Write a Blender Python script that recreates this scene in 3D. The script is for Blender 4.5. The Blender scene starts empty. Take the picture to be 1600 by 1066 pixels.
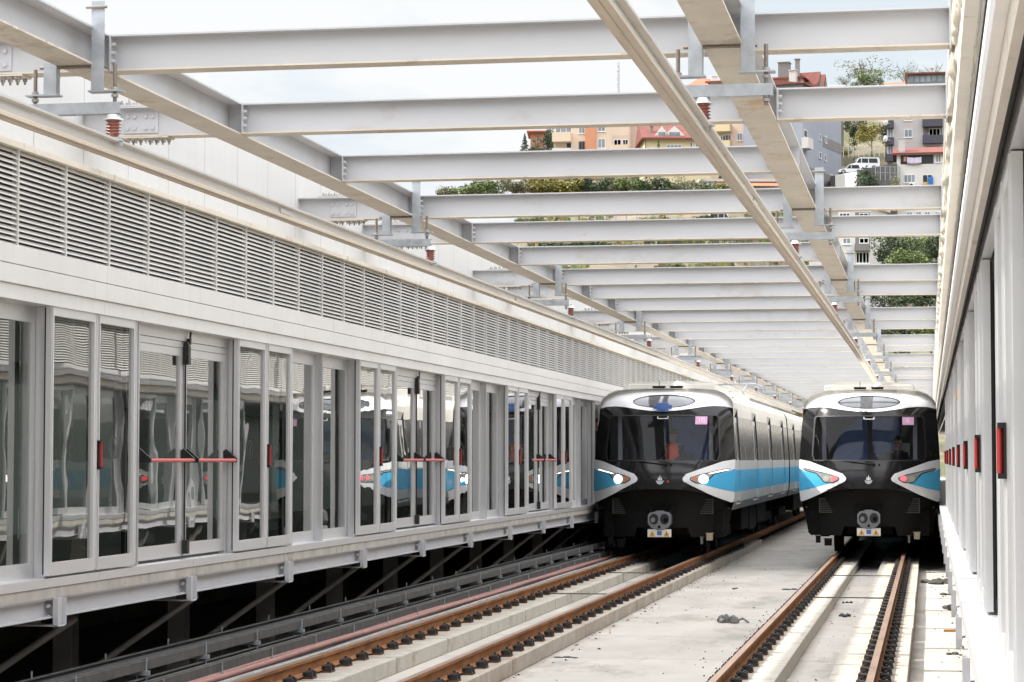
import bpy, bmesh, math, random
import numpy as np
from mathutils import Vector, Matrix
from mathutils.geometry import delaunay_2d_cdt
R = math.radians
SC = bpy.context.scene
COL = SC.collection
rnd = random.Random(7)

# ------------------------------------------------------------------ camera, sky, sun, exposure
CAM_Z, FPX, YAW, PITCH = 2.1, 3600.0, R(10.25), R(2.94)
cam = bpy.data.objects.new('camera', bpy.data.cameras.new('camera'))
COL.objects.link(cam)
cam.location = (0, 0, CAM_Z)
cam.rotation_euler = (math.pi / 2 + PITCH, 0, YAW)
cam.data.sensor_width = 36
cam.data.lens = 36 * FPX / 1600
cam.data.clip_start, cam.data.clip_end = 0.2, 6000
SC.camera = cam

SKY_LOW, CLOUD_LOW, SKY_HIGH = (2.50, 2.74, 2.93), (3.12, 3.14, 3.14), (10.5, 10.6, 10.9)
SUN_EL, SUN_AZ = R(47), R(-92)       # azimuth measured from +Y towards +X: the sun stands on the left, over the near wall
world = bpy.data.worlds.new('World'); SC.world = world
world.use_nodes = True
nt = world.node_tree; nt.nodes.clear()
wo = nt.nodes.new('ShaderNodeOutputWorld'); bg = nt.nodes.new('ShaderNodeBackground')
sky = nt.nodes.new('ShaderNodeTexSky'); sky.sky_type = 'NISHITA'; sky.sun_disc = False
sky.sun_elevation = SUN_EL; sky.sun_rotation = SUN_AZ
sky.air_density = 1.0; sky.dust_density = 3.0; sky.ozone_density = 1.0
tc = nt.nodes.new('ShaderNodeTexCoord'); mp = nt.nodes.new('ShaderNodeMapping'); mp.inputs['Scale'].default_value = (1, 1, 2.6)
n1 = nt.nodes.new('ShaderNodeTexNoise'); n1.inputs['Scale'].default_value = 5.5; n1.inputs['Detail'].default_value = 9; n1.inputs['Roughness'].default_value = 0.58
rp = nt.nodes.new('ShaderNodeValToRGB'); rp.color_ramp.elements[0].position = 0.44; rp.color_ramp.elements[1].position = 0.56
rp.color_ramp.elements[0].color = SKY_LOW + (1,); rp.color_ramp.elements[1].color = CLOUD_LOW + (1,)
sep = nt.nodes.new('ShaderNodeSeparateXYZ'); el = nt.nodes.new('ShaderNodeMapRange'); el.interpolation_type = 'SMOOTHSTEP'
el.inputs['From Min'].default_value = 0.22; el.inputs['From Max'].default_value = 0.55
hi = nt.nodes.new('ShaderNodeMixRGB'); hi.inputs[2].default_value = SKY_HIGH + (1,)        # thin bright cloud overhead
mx = nt.nodes.new('ShaderNodeMixRGB'); mx.inputs[0].default_value = 0.95
nt.links.new(tc.outputs['Generated'], mp.inputs[0]); nt.links.new(mp.outputs[0], n1.inputs['Vector']); nt.links.new(n1.outputs[0], rp.inputs[0])
nt.links.new(tc.outputs['Generated'], sep.inputs[0]); nt.links.new(sep.outputs[2], el.inputs[0]); nt.links.new(el.outputs[0], hi.inputs[0]); nt.links.new(rp.outputs[0], hi.inputs[1])
nt.links.new(sky.outputs[0], mx.inputs[1]); nt.links.new(hi.outputs[0], mx.inputs[2]); nt.links.new(mx.outputs[0], bg.inputs[0])
bg.inputs[1].default_value = 0.12
nt.links.new(bg.outputs[0], wo.inputs[0])

sl = bpy.data.lights.new('sun', 'SUN'); sl.energy = 2.5; sl.angle = R(0.8); sl.color = (1.0, 0.95, 0.86)
sun = bpy.data.objects.new('sun', sl); COL.objects.link(sun)
sd = Vector((math.sin(SUN_AZ) * math.cos(SUN_EL), math.cos(SUN_AZ) * math.cos(SUN_EL), math.sin(SUN_EL)))
sun.rotation_euler = sd.to_track_quat('Z', 'Y').to_euler()
sun.location = sd * 60
SC.view_settings.view_transform = 'Standard'; SC.view_settings.look = 'None'
SC.view_settings.exposure = 1.38; SC.view_settings.gamma = 1
SC.view_settings.use_curve_mapping = False
SC.cycles.max_bounces = 8; SC.cycles.transparent_max_bounces = 16
SC.cycles.use_denoising = True
SC.cycles.caustics_reflective = False; SC.cycles.caustics_refractive = False

# ------------------------------------------------------------------ helpers
class MB:
    """collects boxes, tubes, prisms into one mesh"""
    def __init__(s): s.v, s.f, s.m, s.sm = [], [], [], []
    def add(s, vs, fs, mi=0, smooth=False):
        b = len(s.v); s.v += [tuple(v) for v in vs]
        for f in fs: s.f.append(tuple(b + i for i in f)); s.m.append(mi); s.sm.append(smooth)
    def box(s, x0, x1, y0, y1, z0, z1, mi=0):
        if x0 > x1: x0, x1 = x1, x0
        if y0 > y1: y0, y1 = y1, y0
        if z0 > z1: z0, z1 = z1, z0
        s.add([(x0,y0,z0),(x1,y0,z0),(x1,y1,z0),(x0,y1,z0),(x0,y0,z1),(x1,y0,z1),(x1,y1,z1),(x0,y1,z1)],
              [(0,3,2,1),(4,5,6,7),(0,1,5,4),(1,2,6,5),(2,3,7,6),(3,0,4,7)], mi)
    def tube(s, a, b, r, n=10, r2=None, mi=0, caps=True, smooth=True):
        a, b = Vector(a), Vector(b); d = (b - a).normalized(); r2 = r if r2 is None else r2
        u = d.orthogonal().normalized(); w = d.cross(u)
        vs = []
        for p, rr in ((a, r), (b, r2)):
            for k in range(n):
                t = 2 * math.pi * k / n; vs.append(p + rr * (math.cos(t) * u + math.sin(t) * w))
        s.add(vs, [(k, (k+1) % n, n + (k+1) % n, n + k) for k in range(n)], mi, smooth)
        if caps: s.add(vs, [tuple(reversed(range(n))), tuple(range(n, 2*n))], mi)
    def lathe(s, c, prof, n=16, mi=0):
        """prof: list of (r, z) about a vertical axis at c"""
        vs = []
        for r, z in prof:
            for k in range(n):
                t = 2*math.pi*k/n; vs.append((c[0]+r*math.cos(t), c[1]+r*math.sin(t), c[2]+z))
        fs = []
        for i in range(len(prof)-1):
            for k in range(n): fs.append((i*n+k, i*n+(k+1) % n, (i+1)*n+(k+1) % n, (i+1)*n+k))
        s.add(vs, fs, mi, True)
        m = len(prof)-1
        s.add(vs, [tuple(reversed(range(n))), tuple(range(m*n, m*n+n))], mi)
    def prism(s, prof, axis, a, b, mi=0, mats=None, smooth=False):
        """prof: closed 2D outline; axis 'y': (x,z) swept along y, 'x': (y,z) along x, 'z': (x,y) along z"""
        n = len(prof)
        def P(p, t): return {'y': (p[0], t, p[1]), 'x': (t, p[0], p[1]), 'z': (p[0], p[1], t)}[axis]
        vs = [P(p, a) for p in prof] + [P(p, b) for p in prof]
        for k in range(n):
            s.add([vs[k], vs[(k+1) % n], vs[n+(k+1) % n], vs[n+k]], [(0,1,2,3)], mats[k] if mats else mi, smooth)
        s.add(vs[:n], [tuple(reversed(range(n)))], mats[-1] if mats else mi); s.add(vs[n:], [tuple(range(n))], mats[-1] if mats else mi)
    def build(s, name, mats, parent=None, fix=True, bevel=0, smooth_all=False, merge=False):
        me = bpy.data.meshes.new(name); me.from_pydata(s.v, [], s.f)
        for m in (mats if isinstance(mats, (list, tuple)) else [mats]): me.materials.append(m)
        me.polygons.foreach_set('material_index', s.m)
        me.polygons.foreach_set('use_smooth', [True]*len(s.f) if smooth_all else s.sm)
        if fix or merge:
            bm = bmesh.new(); bm.from_mesh(me)
            if merge: bmesh.ops.remove_doubles(bm, verts=bm.verts, dist=1e-5)
            bmesh.ops.recalc_face_normals(bm, faces=bm.faces); bm.to_mesh(me); bm.free()
        o = bpy.data.objects.new(name, me); COL.objects.link(o)
        if parent is not None: o.parent = parent
        if bevel:
            b = o.modifiers.new('bevel', 'BEVEL'); b.width = bevel; b.segments = 2; b.limit_method = 'ANGLE'; b.angle_limit = R(40)
        return o

def tag(o, label=None, cat=None, group=None, kind=None):
    if label: o['label'] = label
    if cat: o['category'] = cat
    if group: o['group'] = group
    if kind: o['kind'] = kind
    return o
def empty(name, loc=(0,0,0), rz=0, label=None, cat=None, group=None):
    o = bpy.data.objects.new(name, None); COL.objects.link(o); o.location = loc; o.rotation_euler = (0,0,rz)
    o.empty_display_size = 0.2
    return tag(o, label, cat, group)
def dup(o, loc=None, rz=None, label=None, group=None, parent=None, sc=None):
    kids = list(o.children)
    c = o.copy(); COL.objects.link(c)
    if parent is not None: c.parent = parent
    if loc is not None: c.location = loc
    if rz is not None: c.rotation_euler = (0,0,rz)
    if sc is not None: c.scale = sc
    if label: c['label'] = label
    if group: c['group'] = group
    for k in kids: dup(k, parent=c)
    return c
ORD = ['first','second','third','fourth','fifth','sixth','seventh','eighth','ninth','tenth','eleventh','twelfth','thirteenth','fourteenth','fifteenth','sixteenth','seventeenth','eighteenth','nineteenth','twentieth']
TENS = {2:'twenty',3:'thirty',4:'forty',5:'fifty'}
def nth(i):
    """0 -> first"""
    if i < 20: return ORD[i]
    n = i + 1
    if n % 10 == 0: return {30:'thirtieth',40:'fortieth',50:'fiftieth'}[n]
    return TENS[n//10] + '-' + ORD[n % 10 - 1]
def at(px, py, Y):
    """the point at distance Y along the track that a 1600-wide picture shows at (px, py)"""
    F = Vector((-math.sin(YAW)*math.cos(PITCH), math.cos(YAW)*math.cos(PITCH), math.sin(PITCH)))
    Rt = Vector((math.cos(YAW), math.sin(YAW), 0)); U = Rt.cross(F)
    d = F + Rt*((px-800)/FPX) - U*((py-533)/FPX)
    return Vector((0,0,CAM_Z)) + d*(Y/d.y)

def in_frame(x, y, z):
    F = Vector((-math.sin(YAW)*math.cos(PITCH), math.cos(YAW)*math.cos(PITCH), math.sin(PITCH))); Rt = Vector((math.cos(YAW), math.sin(YAW), 0)); U = Rt.cross(F)
    d = Vector((x, y, z-CAM_Z)); f = d.dot(F)
    return f > 0 and abs(FPX*d.dot(Rt)/f) < 800 and abs(FPX*d.dot(U)/f) < 533
# ------------------------------------------------------------------ materials
def mat(name, col, rough=0.6, metal=0.0, var=0.08, scale=2.0, bump=0.0, bscale=30.0, spots=None, streak=None, coat=0.0, spec=0.5, stretch=(1,1,1), seam=0, seamw=0.016, dust=0.0):
    """spots: (colour, noise scale, threshold, amount); streak: (colour, amount) vertical run-off marks"""
    m = bpy.data.materials.new(name); m.use_nodes = True
    t = m.node_tree; N = t.nodes; L = t.links; b = N['Principled BSDF']
    b.inputs['Roughness'].default_value = rough; b.inputs['Metallic'].default_value = metal
    b.inputs['Coat Weight'].default_value = coat; b.inputs['Specular IOR Level'].default_value = spec
    g = N.new('ShaderNodeNewGeometry')
    mpn = N.new('ShaderNodeMapping'); mpn.inputs['Scale'].default_value = stretch; L.new(g.outputs['Position'], mpn.inputs[0])
    def noise(s, det=5, ro=0.6, stretchv=None):
        n = N.new('ShaderNodeTexNoise'); n.inputs['Scale'].default_value = s; n.inputs['Detail'].default_value = det; n.inputs['Roughness'].default_value = ro
        if stretchv:
            q = N.new('ShaderNodeMapping'); q.inputs['Scale'].default_value = stretchv; L.new(g.outputs['Position'], q.inputs[0]); L.new(q.outputs[0], n.inputs['Vector'])
        else: L.new(mpn.outputs[0], n.inputs['Vector'])
        return n
    def ramp(src, a, c):
        r = N.new('ShaderNodeMapRange'); r.inputs['From Min'].default_value = a; r.inputs['From Max'].default_value = c; L.new(src, r.inputs['Value']); return r.outputs[0]
    n = noise(scale)
    r = N.new('ShaderNodeValToRGB'); e = r.color_ramp.elements
    e[0].position = 0.3; e[1].position = 0.7
    e[0].color = tuple(max(0, c*(1-var)) for c in col) + (1,); e[1].color = tuple(min(1, c*(1+var)) for c in col) + (1,)
    L.new(n.outputs[0], r.inputs[0]); out = r.outputs[0]
    for k in ([spots] if spots and not isinstance(spots, list) else (spots or [])):
        sn = noise(k[1], 8, 0.7); f = ramp(sn.outputs[0], k[2], k[2]+0.07)
        mu = N.new('ShaderNodeMath'); mu.operation = 'MULTIPLY'; mu.inputs[1].default_value = k[3]; L.new(f, mu.inputs[0])
        x = N.new('ShaderNodeMixRGB'); L.new(mu.outputs[0], x.inputs[0]); L.new(out, x.inputs[1]); x.inputs[2].default_value = tuple(k[0]) + (1,); out = x.outputs[0]
    if streak:
        sn = noise(1.0, 6, 0.65, (9, 9, 0.5)); f = ramp(sn.outputs[0], 0.52, 0.75)
        mu = N.new('ShaderNodeMath'); mu.operation = 'MULTIPLY'; mu.inputs[1].default_value = streak[1]; L.new(f, mu.inputs[0])
        x = N.new('ShaderNodeMixRGB'); L.new(mu.outputs[0], x.inputs[0]); L.new(out, x.inputs[1]); x.inputs[2].default_value = tuple(streak[0]) + (1,); out = x.outputs[0]
    if seam:      # joints between wall panels every `seam` metres along the track
        sx = N.new('ShaderNodeSeparateXYZ'); L.new(g.outputs['Position'], sx.inputs[0]); mo = N.new('ShaderNodeMath'); mo.operation = 'MODULO'; mo.inputs[1].default_value = seam
        ad = N.new('ShaderNodeMath'); ad.inputs[1].default_value = 500.0*seam+0.35; L.new(sx.outputs[1], ad.inputs[0]); L.new(ad.outputs[0], mo.inputs[0])
        lt = N.new('ShaderNodeMath'); lt.operation = 'LESS_THAN'; lt.inputs[1].default_value = seamw; L.new(mo.outputs[0], lt.inputs[0])
        x = N.new('ShaderNodeMixRGB'); L.new(lt.outputs[0], x.inputs[0]); L.new(out, x.inputs[1]); x.inputs[2].default_value = tuple(q*0.55 for q in col) + (1,); out = x.outputs[0]
    if dust:      # rust and brake dust lying along the four rails
        sx = N.new('ShaderNodeSeparateXYZ'); L.new(g.outputs['Position'], sx.inputs[0]); cur = None
        for xr in (-6.48, -4.945, -2.045, -0.575):
            a = N.new('ShaderNodeMath'); a.operation = 'SUBTRACT'; a.inputs[1].default_value = xr; L.new(sx.outputs[0], a.inputs[0])
            c = N.new('ShaderNodeMath'); c.operation = 'ABSOLUTE'; L.new(a.outputs[0], c.inputs[0])
            if cur is None: cur = c
            else: k = N.new('ShaderNodeMath'); k.operation = 'MINIMUM'; L.new(cur.outputs[0], k.inputs[0]); L.new(c.outputs[0], k.inputs[1]); cur = k
        dn = noise(2.4, 8, 0.7); ds = N.new('ShaderNodeMath'); ds.operation = 'MULTIPLY_ADD'; ds.inputs[1].default_value = 0.9; ds.inputs[2].default_value = -0.45; L.new(dn.outputs[0], ds.inputs[0])
        sm = N.new('ShaderNodeMath'); L.new(cur.outputs[0], sm.inputs[0]); L.new(ds.outputs[0], sm.inputs[1])
        mr = N.new('ShaderNodeMapRange'); mr.inputs['From Min'].default_value = 0.42; mr.inputs['From Max'].default_value = 0.08; mr.inputs['To Max'].default_value = dust; L.new(sm.outputs[0], mr.inputs['Value'])
        x = N.new('ShaderNodeMixRGB'); L.new(mr.outputs[0], x.inputs[0]); L.new(out, x.inputs[1]); x.inputs[2].default_value = (0.24,0.15,0.09,1); out = x.outputs[0]
    L.new(out, b.inputs['Base Color'])
    if bump:
        bn = noise(bscale, 6, 0.65); bp = N.new('ShaderNodeBump'); bp.inputs['Strength'].default_value = bump; bp.inputs['Distance'].default_value = 0.02
        L.new(bn.outputs[0], bp.inputs['Height']); L.new(bp.outputs[0], b.inputs['Normal'])
    return m
def glass(name, tint, wav=0.0, wscale=1.2, ior=1.5, boost=1.0, rough=0.0):
    m = bpy.data.materials.new(name); m.use_nodes = True
    t = m.node_tree; N = t.nodes; L = t.links; N.clear()
    o = N.new('ShaderNodeOutputMaterial'); mix = N.new('ShaderNodeMixShader'); tr = N.new('ShaderNodeBsdfTransparent'); gl = N.new('ShaderNodeBsdfGlossy')
    fr = N.new('ShaderNodeFresnel'); fr.inputs[0].default_value = ior
    tr.inputs[0].default_value = tuple(tint) + (1,); gl.inputs['Roughness'].default_value = rough
    mu = N.new('ShaderNodeMath'); mu.operation = 'MULTIPLY'; mu.use_clamp = True; mu.inputs[1].default_value = boost
    bk = N.new('ShaderNodeNewGeometry'); iv = N.new('ShaderNodeMath'); iv.operation = 'SUBTRACT'; iv.inputs[0].default_value = 1.0; L.new(bk.outputs['Backfacing'], iv.inputs[1])
    m2 = N.new('ShaderNodeMath'); m2.operation = 'MULTIPLY'; L.new(fr.outputs[0], m2.inputs[0]); L.new(iv.outputs[0], m2.inputs[1])   # the far face of a pane passes light on
    L.new(m2.outputs[0], mu.inputs[0]); L.new(mu.outputs[0], mix.inputs[0]); L.new(tr.outputs[0], mix.inputs[1]); L.new(gl.outputs[0], mix.inputs[2]); L.new(mix.outputs[0], o.inputs[0])
    if wav:
        g = N.new('ShaderNodeNewGeometry'); n = N.new('ShaderNodeTexNoise'); n.inputs['Scale'].default_value = wscale; n.inputs['Detail'].default_value = 1.0
        L.new(g.outputs['Position'], n.inputs['Vector']); bp = N.new('ShaderNodeBump'); bp.inputs['Strength'].default_value = 1.0; bp.inputs['Distance'].default_value = wav
        L.new(n.outputs[0], bp.inputs['Height']); L.new(bp.outputs[0], gl.inputs['Normal'])
    return m
def emit(name, col, s):
    m = bpy.data.materials.new(name); m.use_nodes = True; b = m.node_tree.nodes['Principled BSDF']
    b.inputs['Base Color'].default_value = tuple(col) + (1,); b.inputs['Emission Color'].default_value = tuple(col) + (1,); b.inputs['Emission Strength'].default_value = s
    return m

M = {}
M['concrete'] = mat('concrete', (0.52,0.485,0.44), 0.9, var=0.14, scale=0.9, bump=0.25, bscale=14, spots=[((0.28,0.26,0.23),0.55,0.55,0.55),((0.60,0.54,0.46),0.35,0.55,0.4),((0.16,0.15,0.14),9.0,0.68,0.5),((0.40,0.37,0.33),2.6,0.57,0.35),((0.36,0.25,0.16),0.8,0.60,0.35)], stretch=(1,0.45,1), seam=3.6, seamw=0.035, dust=0.55)
M['plinth'] = mat('plinth_concrete', (0.56,0.53,0.47), 0.9, var=0.10, scale=2.2, bump=0.22, bscale=20, spots=[((0.33,0.29,0.24),2.2,0.55,0.5),((0.38,0.25,0.15),1.1,0.60,0.4),((0.20,0.18,0.16),14.0,0.68,0.5)], streak=((0.35,0.33,0.26),0.35), dust=0.55)
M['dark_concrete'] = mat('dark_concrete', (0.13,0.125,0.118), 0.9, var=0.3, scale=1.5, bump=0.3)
M['edge_concrete'] = mat('edge_concrete', (0.46,0.44,0.40), 0.9, var=0.16, scale=3.0, bump=0.3, bscale=25, spots=((0.24,0.22,0.19),4.0,0.56,0.55), streak=((0.26,0.23,0.19),0.5))
M['steel_paint'] = mat('steel_paint', (0.515,0.52,0.54), 0.5, var=0.05, scale=1.2, spots=[((0.33,0.20,0.10),4.0,0.67,0.6),((0.10,0.09,0.08),16.0,0.74,0.8),((0.40,0.37,0.32),1.3,0.58,0.35)], stretch=(0.6,0.6,1))
M['steel_bounce_rust'] = mat('bounce_warm_rusty_steel', (0.62,0.56,0.47), 0.6, var=0.10, scale=1.6, spots=[((0.50,0.25,0.08),0.9,0.60,0.6),((0.16,0.12,0.09),7.0,0.63,0.6),((0.36,0.28,0.19),2.5,0.56,0.45)])  # tan base paints in warm floor bounce; spots are rust and grime
M['wall_white'] = mat('white_wall_panel', (0.60,0.60,0.595), 0.45, var=0.03, scale=0.7, streak=((0.46,0.43,0.39),0.22), spots=((0.52,0.47,0.40),0.8,0.62,0.3), seam=1.19)
M['fascia'] = mat('grey_white_fascia', (0.78,0.775,0.765), 0.42, var=0.04, scale=0.8, streak=((0.48,0.46,0.43),0.20))
M['cream'] = mat('cream_flashing', (0.70,0.65,0.56), 0.5, var=0.06, scale=1.5, spots=[((0.42,0.33,0.22),1.8,0.60,0.55)])
M['membrane'] = mat('cream_membrane', (0.74,0.70,0.58), 0.6, var=0.10, scale=2.5, bump=1.0, bscale=3, spots=((0.45,0.40,0.28),2.5,0.60,0.5))
M['louvre'] = mat('louvre_slat', (0.69,0.68,0.655), 0.5, var=0.05, scale=1.5, streak=((0.50,0.45,0.38),0.25))
M['louvre_dark'] = mat('louvre_backing', (0.10,0.092,0.08), 0.9, var=0.2)
M['alu'] = mat('grey_aluminium', (0.64,0.645,0.665), 0.42, 0.85, var=0.012, scale=1.0, streak=((0.48,0.48,0.50),0.04))
M['alu_light'] = mat('light_aluminium', (0.77,0.77,0.78), 0.42, 0.65, var=0.012, scale=1.0)
M['rubber'] = mat('black_rubber', (0.018,0.017,0.02), 0.55, var=0.2)
M['black'] = mat('black_plastic', (0.012,0.012,0.013), 0.35, var=0.2)
M['red'] = mat('red_bar', (0.34,0.022,0.018), 0.35, var=0.06, coat=0.3)
M['pink_red'] = mat('faded_red_bar', (0.62,0.12,0.12), 0.4, var=0.06)
M['galv'] = mat('galvanised_steel', (0.42,0.45,0.48), 0.45, 0.55, var=0.16, scale=9, spots=((0.30,0.32,0.35),3.0,0.55,0.5))
M['bolt'] = mat('bolt_steel', (0.40,0.38,0.36), 0.45, 0.5, var=0.15, scale=20)
M['rod'] = mat('threaded_rod_steel', (0.22,0.19,0.16), 0.5, 0.4, var=0.2, scale=40)
M['insul'] = mat('insulator_brown_red', (0.25,0.075,0.052), 0.35, var=0.10, scale=6, coat=0.4)
M['ceramic'] = mat('insulator_cap_grey', (0.70,0.70,0.70), 0.4, var=0.05)
M['cond'] = mat('conductor_aluminium', (0.60,0.58,0.55), 0.38, 0.35, var=0.06, scale=2.0, stretch=(8,0.4,8), spots=((0.40,0.32,0.22),1.5,0.60,0.5))
M['cond_tan'] = mat('tan_conductor_aluminium', (0.58,0.50,0.40), 0.5, 0.1, var=0.10, scale=2.0, stretch=(8,0.4,8), spots=((0.28,0.22,0.16),3.0,0.62,0.5))  # tan tone for the lower faces of the conductor profile
M['rust'] = mat('rusty_rail', (0.29,0.125,0.043), 0.8, var=0.28, scale=5, bump=0.2, bscale=40, spots=[((0.12,0.05,0.022),3.0,0.55,0.6),((0.38,0.19,0.08),6.0,0.62,0.5)], stretch=(1,0.4,1))
M['rail_top'] = mat('worn_rail_head', (0.30,0.19,0.13), 0.42, 0.45, var=0.15, scale=4, stretch=(4,0.25,1))
M['clip'] = mat('dark_rail_clip', (0.026,0.023,0.021), 0.7, var=0.35, scale=30)
M['baseplate'] = mat('rusty_base_plate', (0.10,0.055,0.03), 0.85, var=0.3, scale=12)
M['tray'] = mat('dusty_cable_tray', (0.125,0.125,0.12), 0.6, 0.3, var=0.25, scale=5)
M['conduit'] = mat('grey_conduit', (0.33,0.32,0.30), 0.7, var=0.2, scale=4)
M['redpipe'] = mat('red_brown_cable', (0.34,0.17,0.145), 0.6, var=0.15, scale=3)
M['cable'] = mat('dark_cable', (0.035,0.035,0.037), 0.6, var=0.3)
M['tile'] = mat('platform_floor_tile', (0.40,0.39,0.37), 0.5, var=0.1)
M['interior'] = mat('platform_interior_wall', (0.16,0.16,0.16), 0.7, var=0.2, scale=0.6)
M['ceil'] = mat('platform_ceiling', (0.6,0.6,0.6), 0.7, var=0.1)
M['understeel'] = mat('dark_grey_steel', (0.32,0.31,0.30), 0.7, var=0.2, scale=2)
fm = bpy.data.materials.new('daylight_fill_translucent'); fm.use_nodes = True; t_ = fm.node_tree; t_.nodes.clear()
o_ = t_.nodes.new('ShaderNodeOutputMaterial'); a_ = t_.nodes.new('ShaderNodeBsdfTranslucent'); a_.inputs[0].default_value = (0.07,0.076,0.073,1); t_.links.new(a_.outputs[0], o_.inputs[0]); M['daylight_fill'] = fm  # translucent material added to brighten the interior behind the screen doors
M['pane'] = glass('screen_door_glass', (0.62,0.655,0.64), wav=0.0016, wscale=1.5, ior=1.55, boost=2.1)
M['etch'] = mat('etched_mark', (0.015,0.017,0.017), 0.5, var=0.05)
# trains
M['train_black'] = mat('gloss_black_paint', (0.008,0.008,0.009), 0.12, var=0.1, spec=0.35, coat=0.12, spots=((0.035,0.032,0.028),2.5,0.55,0.45))
M['train_white'] = mat('gloss_white_paint', (0.78,0.78,0.80), 0.20, var=0.03, scale=1.5, coat=0.5, streak=((0.55,0.53,0.50),0.14))
M['train_blue'] = mat('gloss_sky_blue_paint', (0.075,0.42,0.70), 0.22, var=0.04, scale=1.5, coat=0.5)
M['side_blue'] = mat('satin_sky_blue_side', (0.075,0.42,0.68), 0.42, var=0.05, scale=1.0, spec=0.3, streak=((0.10,0.30,0.48),0.15))
M['train_silver'] = mat('dusty_white_body', (0.56,0.555,0.545), 0.42, 0.0, var=0.06, scale=1.0, spec=0.3, streak=((0.38,0.36,0.33),0.3))
M['train_roof'] = mat('dusty_roof_paint', (0.62,0.60,0.56), 0.5, var=0.08, scale=1.2, streak=((0.42,0.39,0.34),0.2))
M['grille'] = mat('dark_grille', (0.045,0.045,0.045), 0.6, var=0.1)
M['train_skirt'] = mat('grey_sill_paint', (0.20,0.20,0.21), 0.45, var=0.12)
M['valance'] = mat('matt_black_valance', (0.007,0.007,0.007), 0.6, var=0.25, spec=0.2)
M['under'] = mat('underframe_black', (0.006,0.0055,0.005), 0.85, var=0.3, scale=5, spec=0.15)
M['side_glass'] = mat('tinted_side_window', (0.05,0.05,0.05), 0.22, var=0.15, spec=0.14)
M['windshield'] = glass('windshield_glass', (0.84,0.87,0.92), ior=1.38, boost=0.8)
M['dest_glass'] = mat('destination_glass', (0.09,0.095,0.11), 0.06, var=0.3, scale=2.5, spec=0.8, coat=0.6)
M['cab_blue'] = mat('cab_partition_blue', (0.12,0.23,0.55), 0.6, var=0.2, scale=1.5)
M['cab_dark'] = mat('cab_trim_dark', (0.07,0.07,0.075), 0.6, var=0.2)
M['lamp_white'] = emit('headlight_lit', (1.0,0.95,0.85), 9.0)
M['lamp_strip'] = emit('daytime_strip_lit', (1.0,0.98,0.95), 1.2)
M['lamp_red'] = emit('tail_light_lit', (1.0,0.06,0.07), 1.3)
M['lamp_off'] = mat('headlight_unlit', (0.42,0.42,0.33), 0.12, var=0.1, coat=0.5)
M['lamp_amber'] = mat('amber_marker', (0.50,0.20,0.11), 0.2, var=0.1, coat=0.5)
M['lamp_house'] = mat('lamp_housing', (0.40,0.42,0.43), 0.2, 0.3, var=0.15, scale=12, coat=0.5)
M['coupler'] = mat('coupler_grey', (0.20,0.21,0.225), 0.45, 0.2, var=0.12)
M['pink'] = mat('pink_card', (0.62,0.36,0.54), 0.7, var=0.03)
M['pink_light'] = mat('pale_pink_ink', (0.85,0.62,0.80), 0.7, var=0.03)
M['emblem'] = mat('silver_emblem', (0.75,0.75,0.76), 0.3, 0.2, var=0.03)
M['sign_white'] = mat('sign_white', (0.72,0.71,0.68), 0.5, var=0.06)
M['sign_yellow'] = mat('sign_amber', (0.72,0.38,0.03), 0.5, var=0.06)
M['sign_blue'] = mat('sign_blue', (0.08,0.17,0.42), 0.5, var=0.06)
M['box_beige'] = mat('beige_box', (0.34,0.28,0.20), 0.6, var=0.1)
M['skin'] = mat('skin', (0.45,0.26,0.18), 0.55, var=0.05)
M['cloth'] = mat('dark_work_clothes', (0.025,0.027,0.035), 0.85, var=0.15)
M['orange'] = mat('orange_vest', (0.95,0.15,0.07), 0.7, var=0.08)
M['hair'] = mat('dark_hair', (0.012,0.010,0.009), 0.6, var=0.2)
# hill
M['earth'] = mat('dry_grass_earth', (0.165,0.13,0.082), 0.95, var=0.3, scale=0.12, bump=0.3, bscale=1.2, spots=[((0.065,0.08,0.028),0.09,0.47,0.8),((0.30,0.24,0.16),0.25,0.58,0.5)])
M['asphalt'] = mat('asphalt', (0.10,0.095,0.09), 0.9, var=0.15, scale=0.6)
def leafmat(name, a, b, c):
    m = bpy.data.materials.new(name); m.use_nodes = True; t = m.node_tree; N = t.nodes; L = t.links; p = N['Principled BSDF']
    g = N.new('ShaderNodeNewGeometry'); r = N.new('ShaderNodeValToRGB'); e = r.color_ramp.elements
    e[0].color = a + (1,); e[1].color = c + (1,); k = e.new(0.5); k.color = b + (1,)
    L.new(g.outputs['Random Per Island'], r.inputs[0]); L.new(r.outputs[0], p.inputs['Base Color'])
    p.inputs['Roughness'].default_value = 0.7
    p.inputs['Subsurface Weight'].default_value = 0.0
    return m
M['leaf_dark'] = leafmat('dark_foliage', (0.022,0.040,0.018), (0.035,0.060,0.024), (0.055,0.085,0.035))
M['leaf_mid'] = leafmat('green_foliage', (0.06,0.095,0.028), (0.11,0.155,0.042), (0.17,0.21,0.06))
M['leaf_yellow'] = leafmat('yellowing_foliage', (0.11,0.12,0.025), (0.19,0.18,0.035), (0.28,0.22,0.05))
M['leaf_pale'] = leafmat('pale_foliage', (0.10,0.11,0.06), (0.15,0.155,0.09), (0.20,0.19,0.12))
M['bark'] = mat('bark', (0.09,0.065,0.045), 0.9, var=0.25, scale=3)
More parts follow.
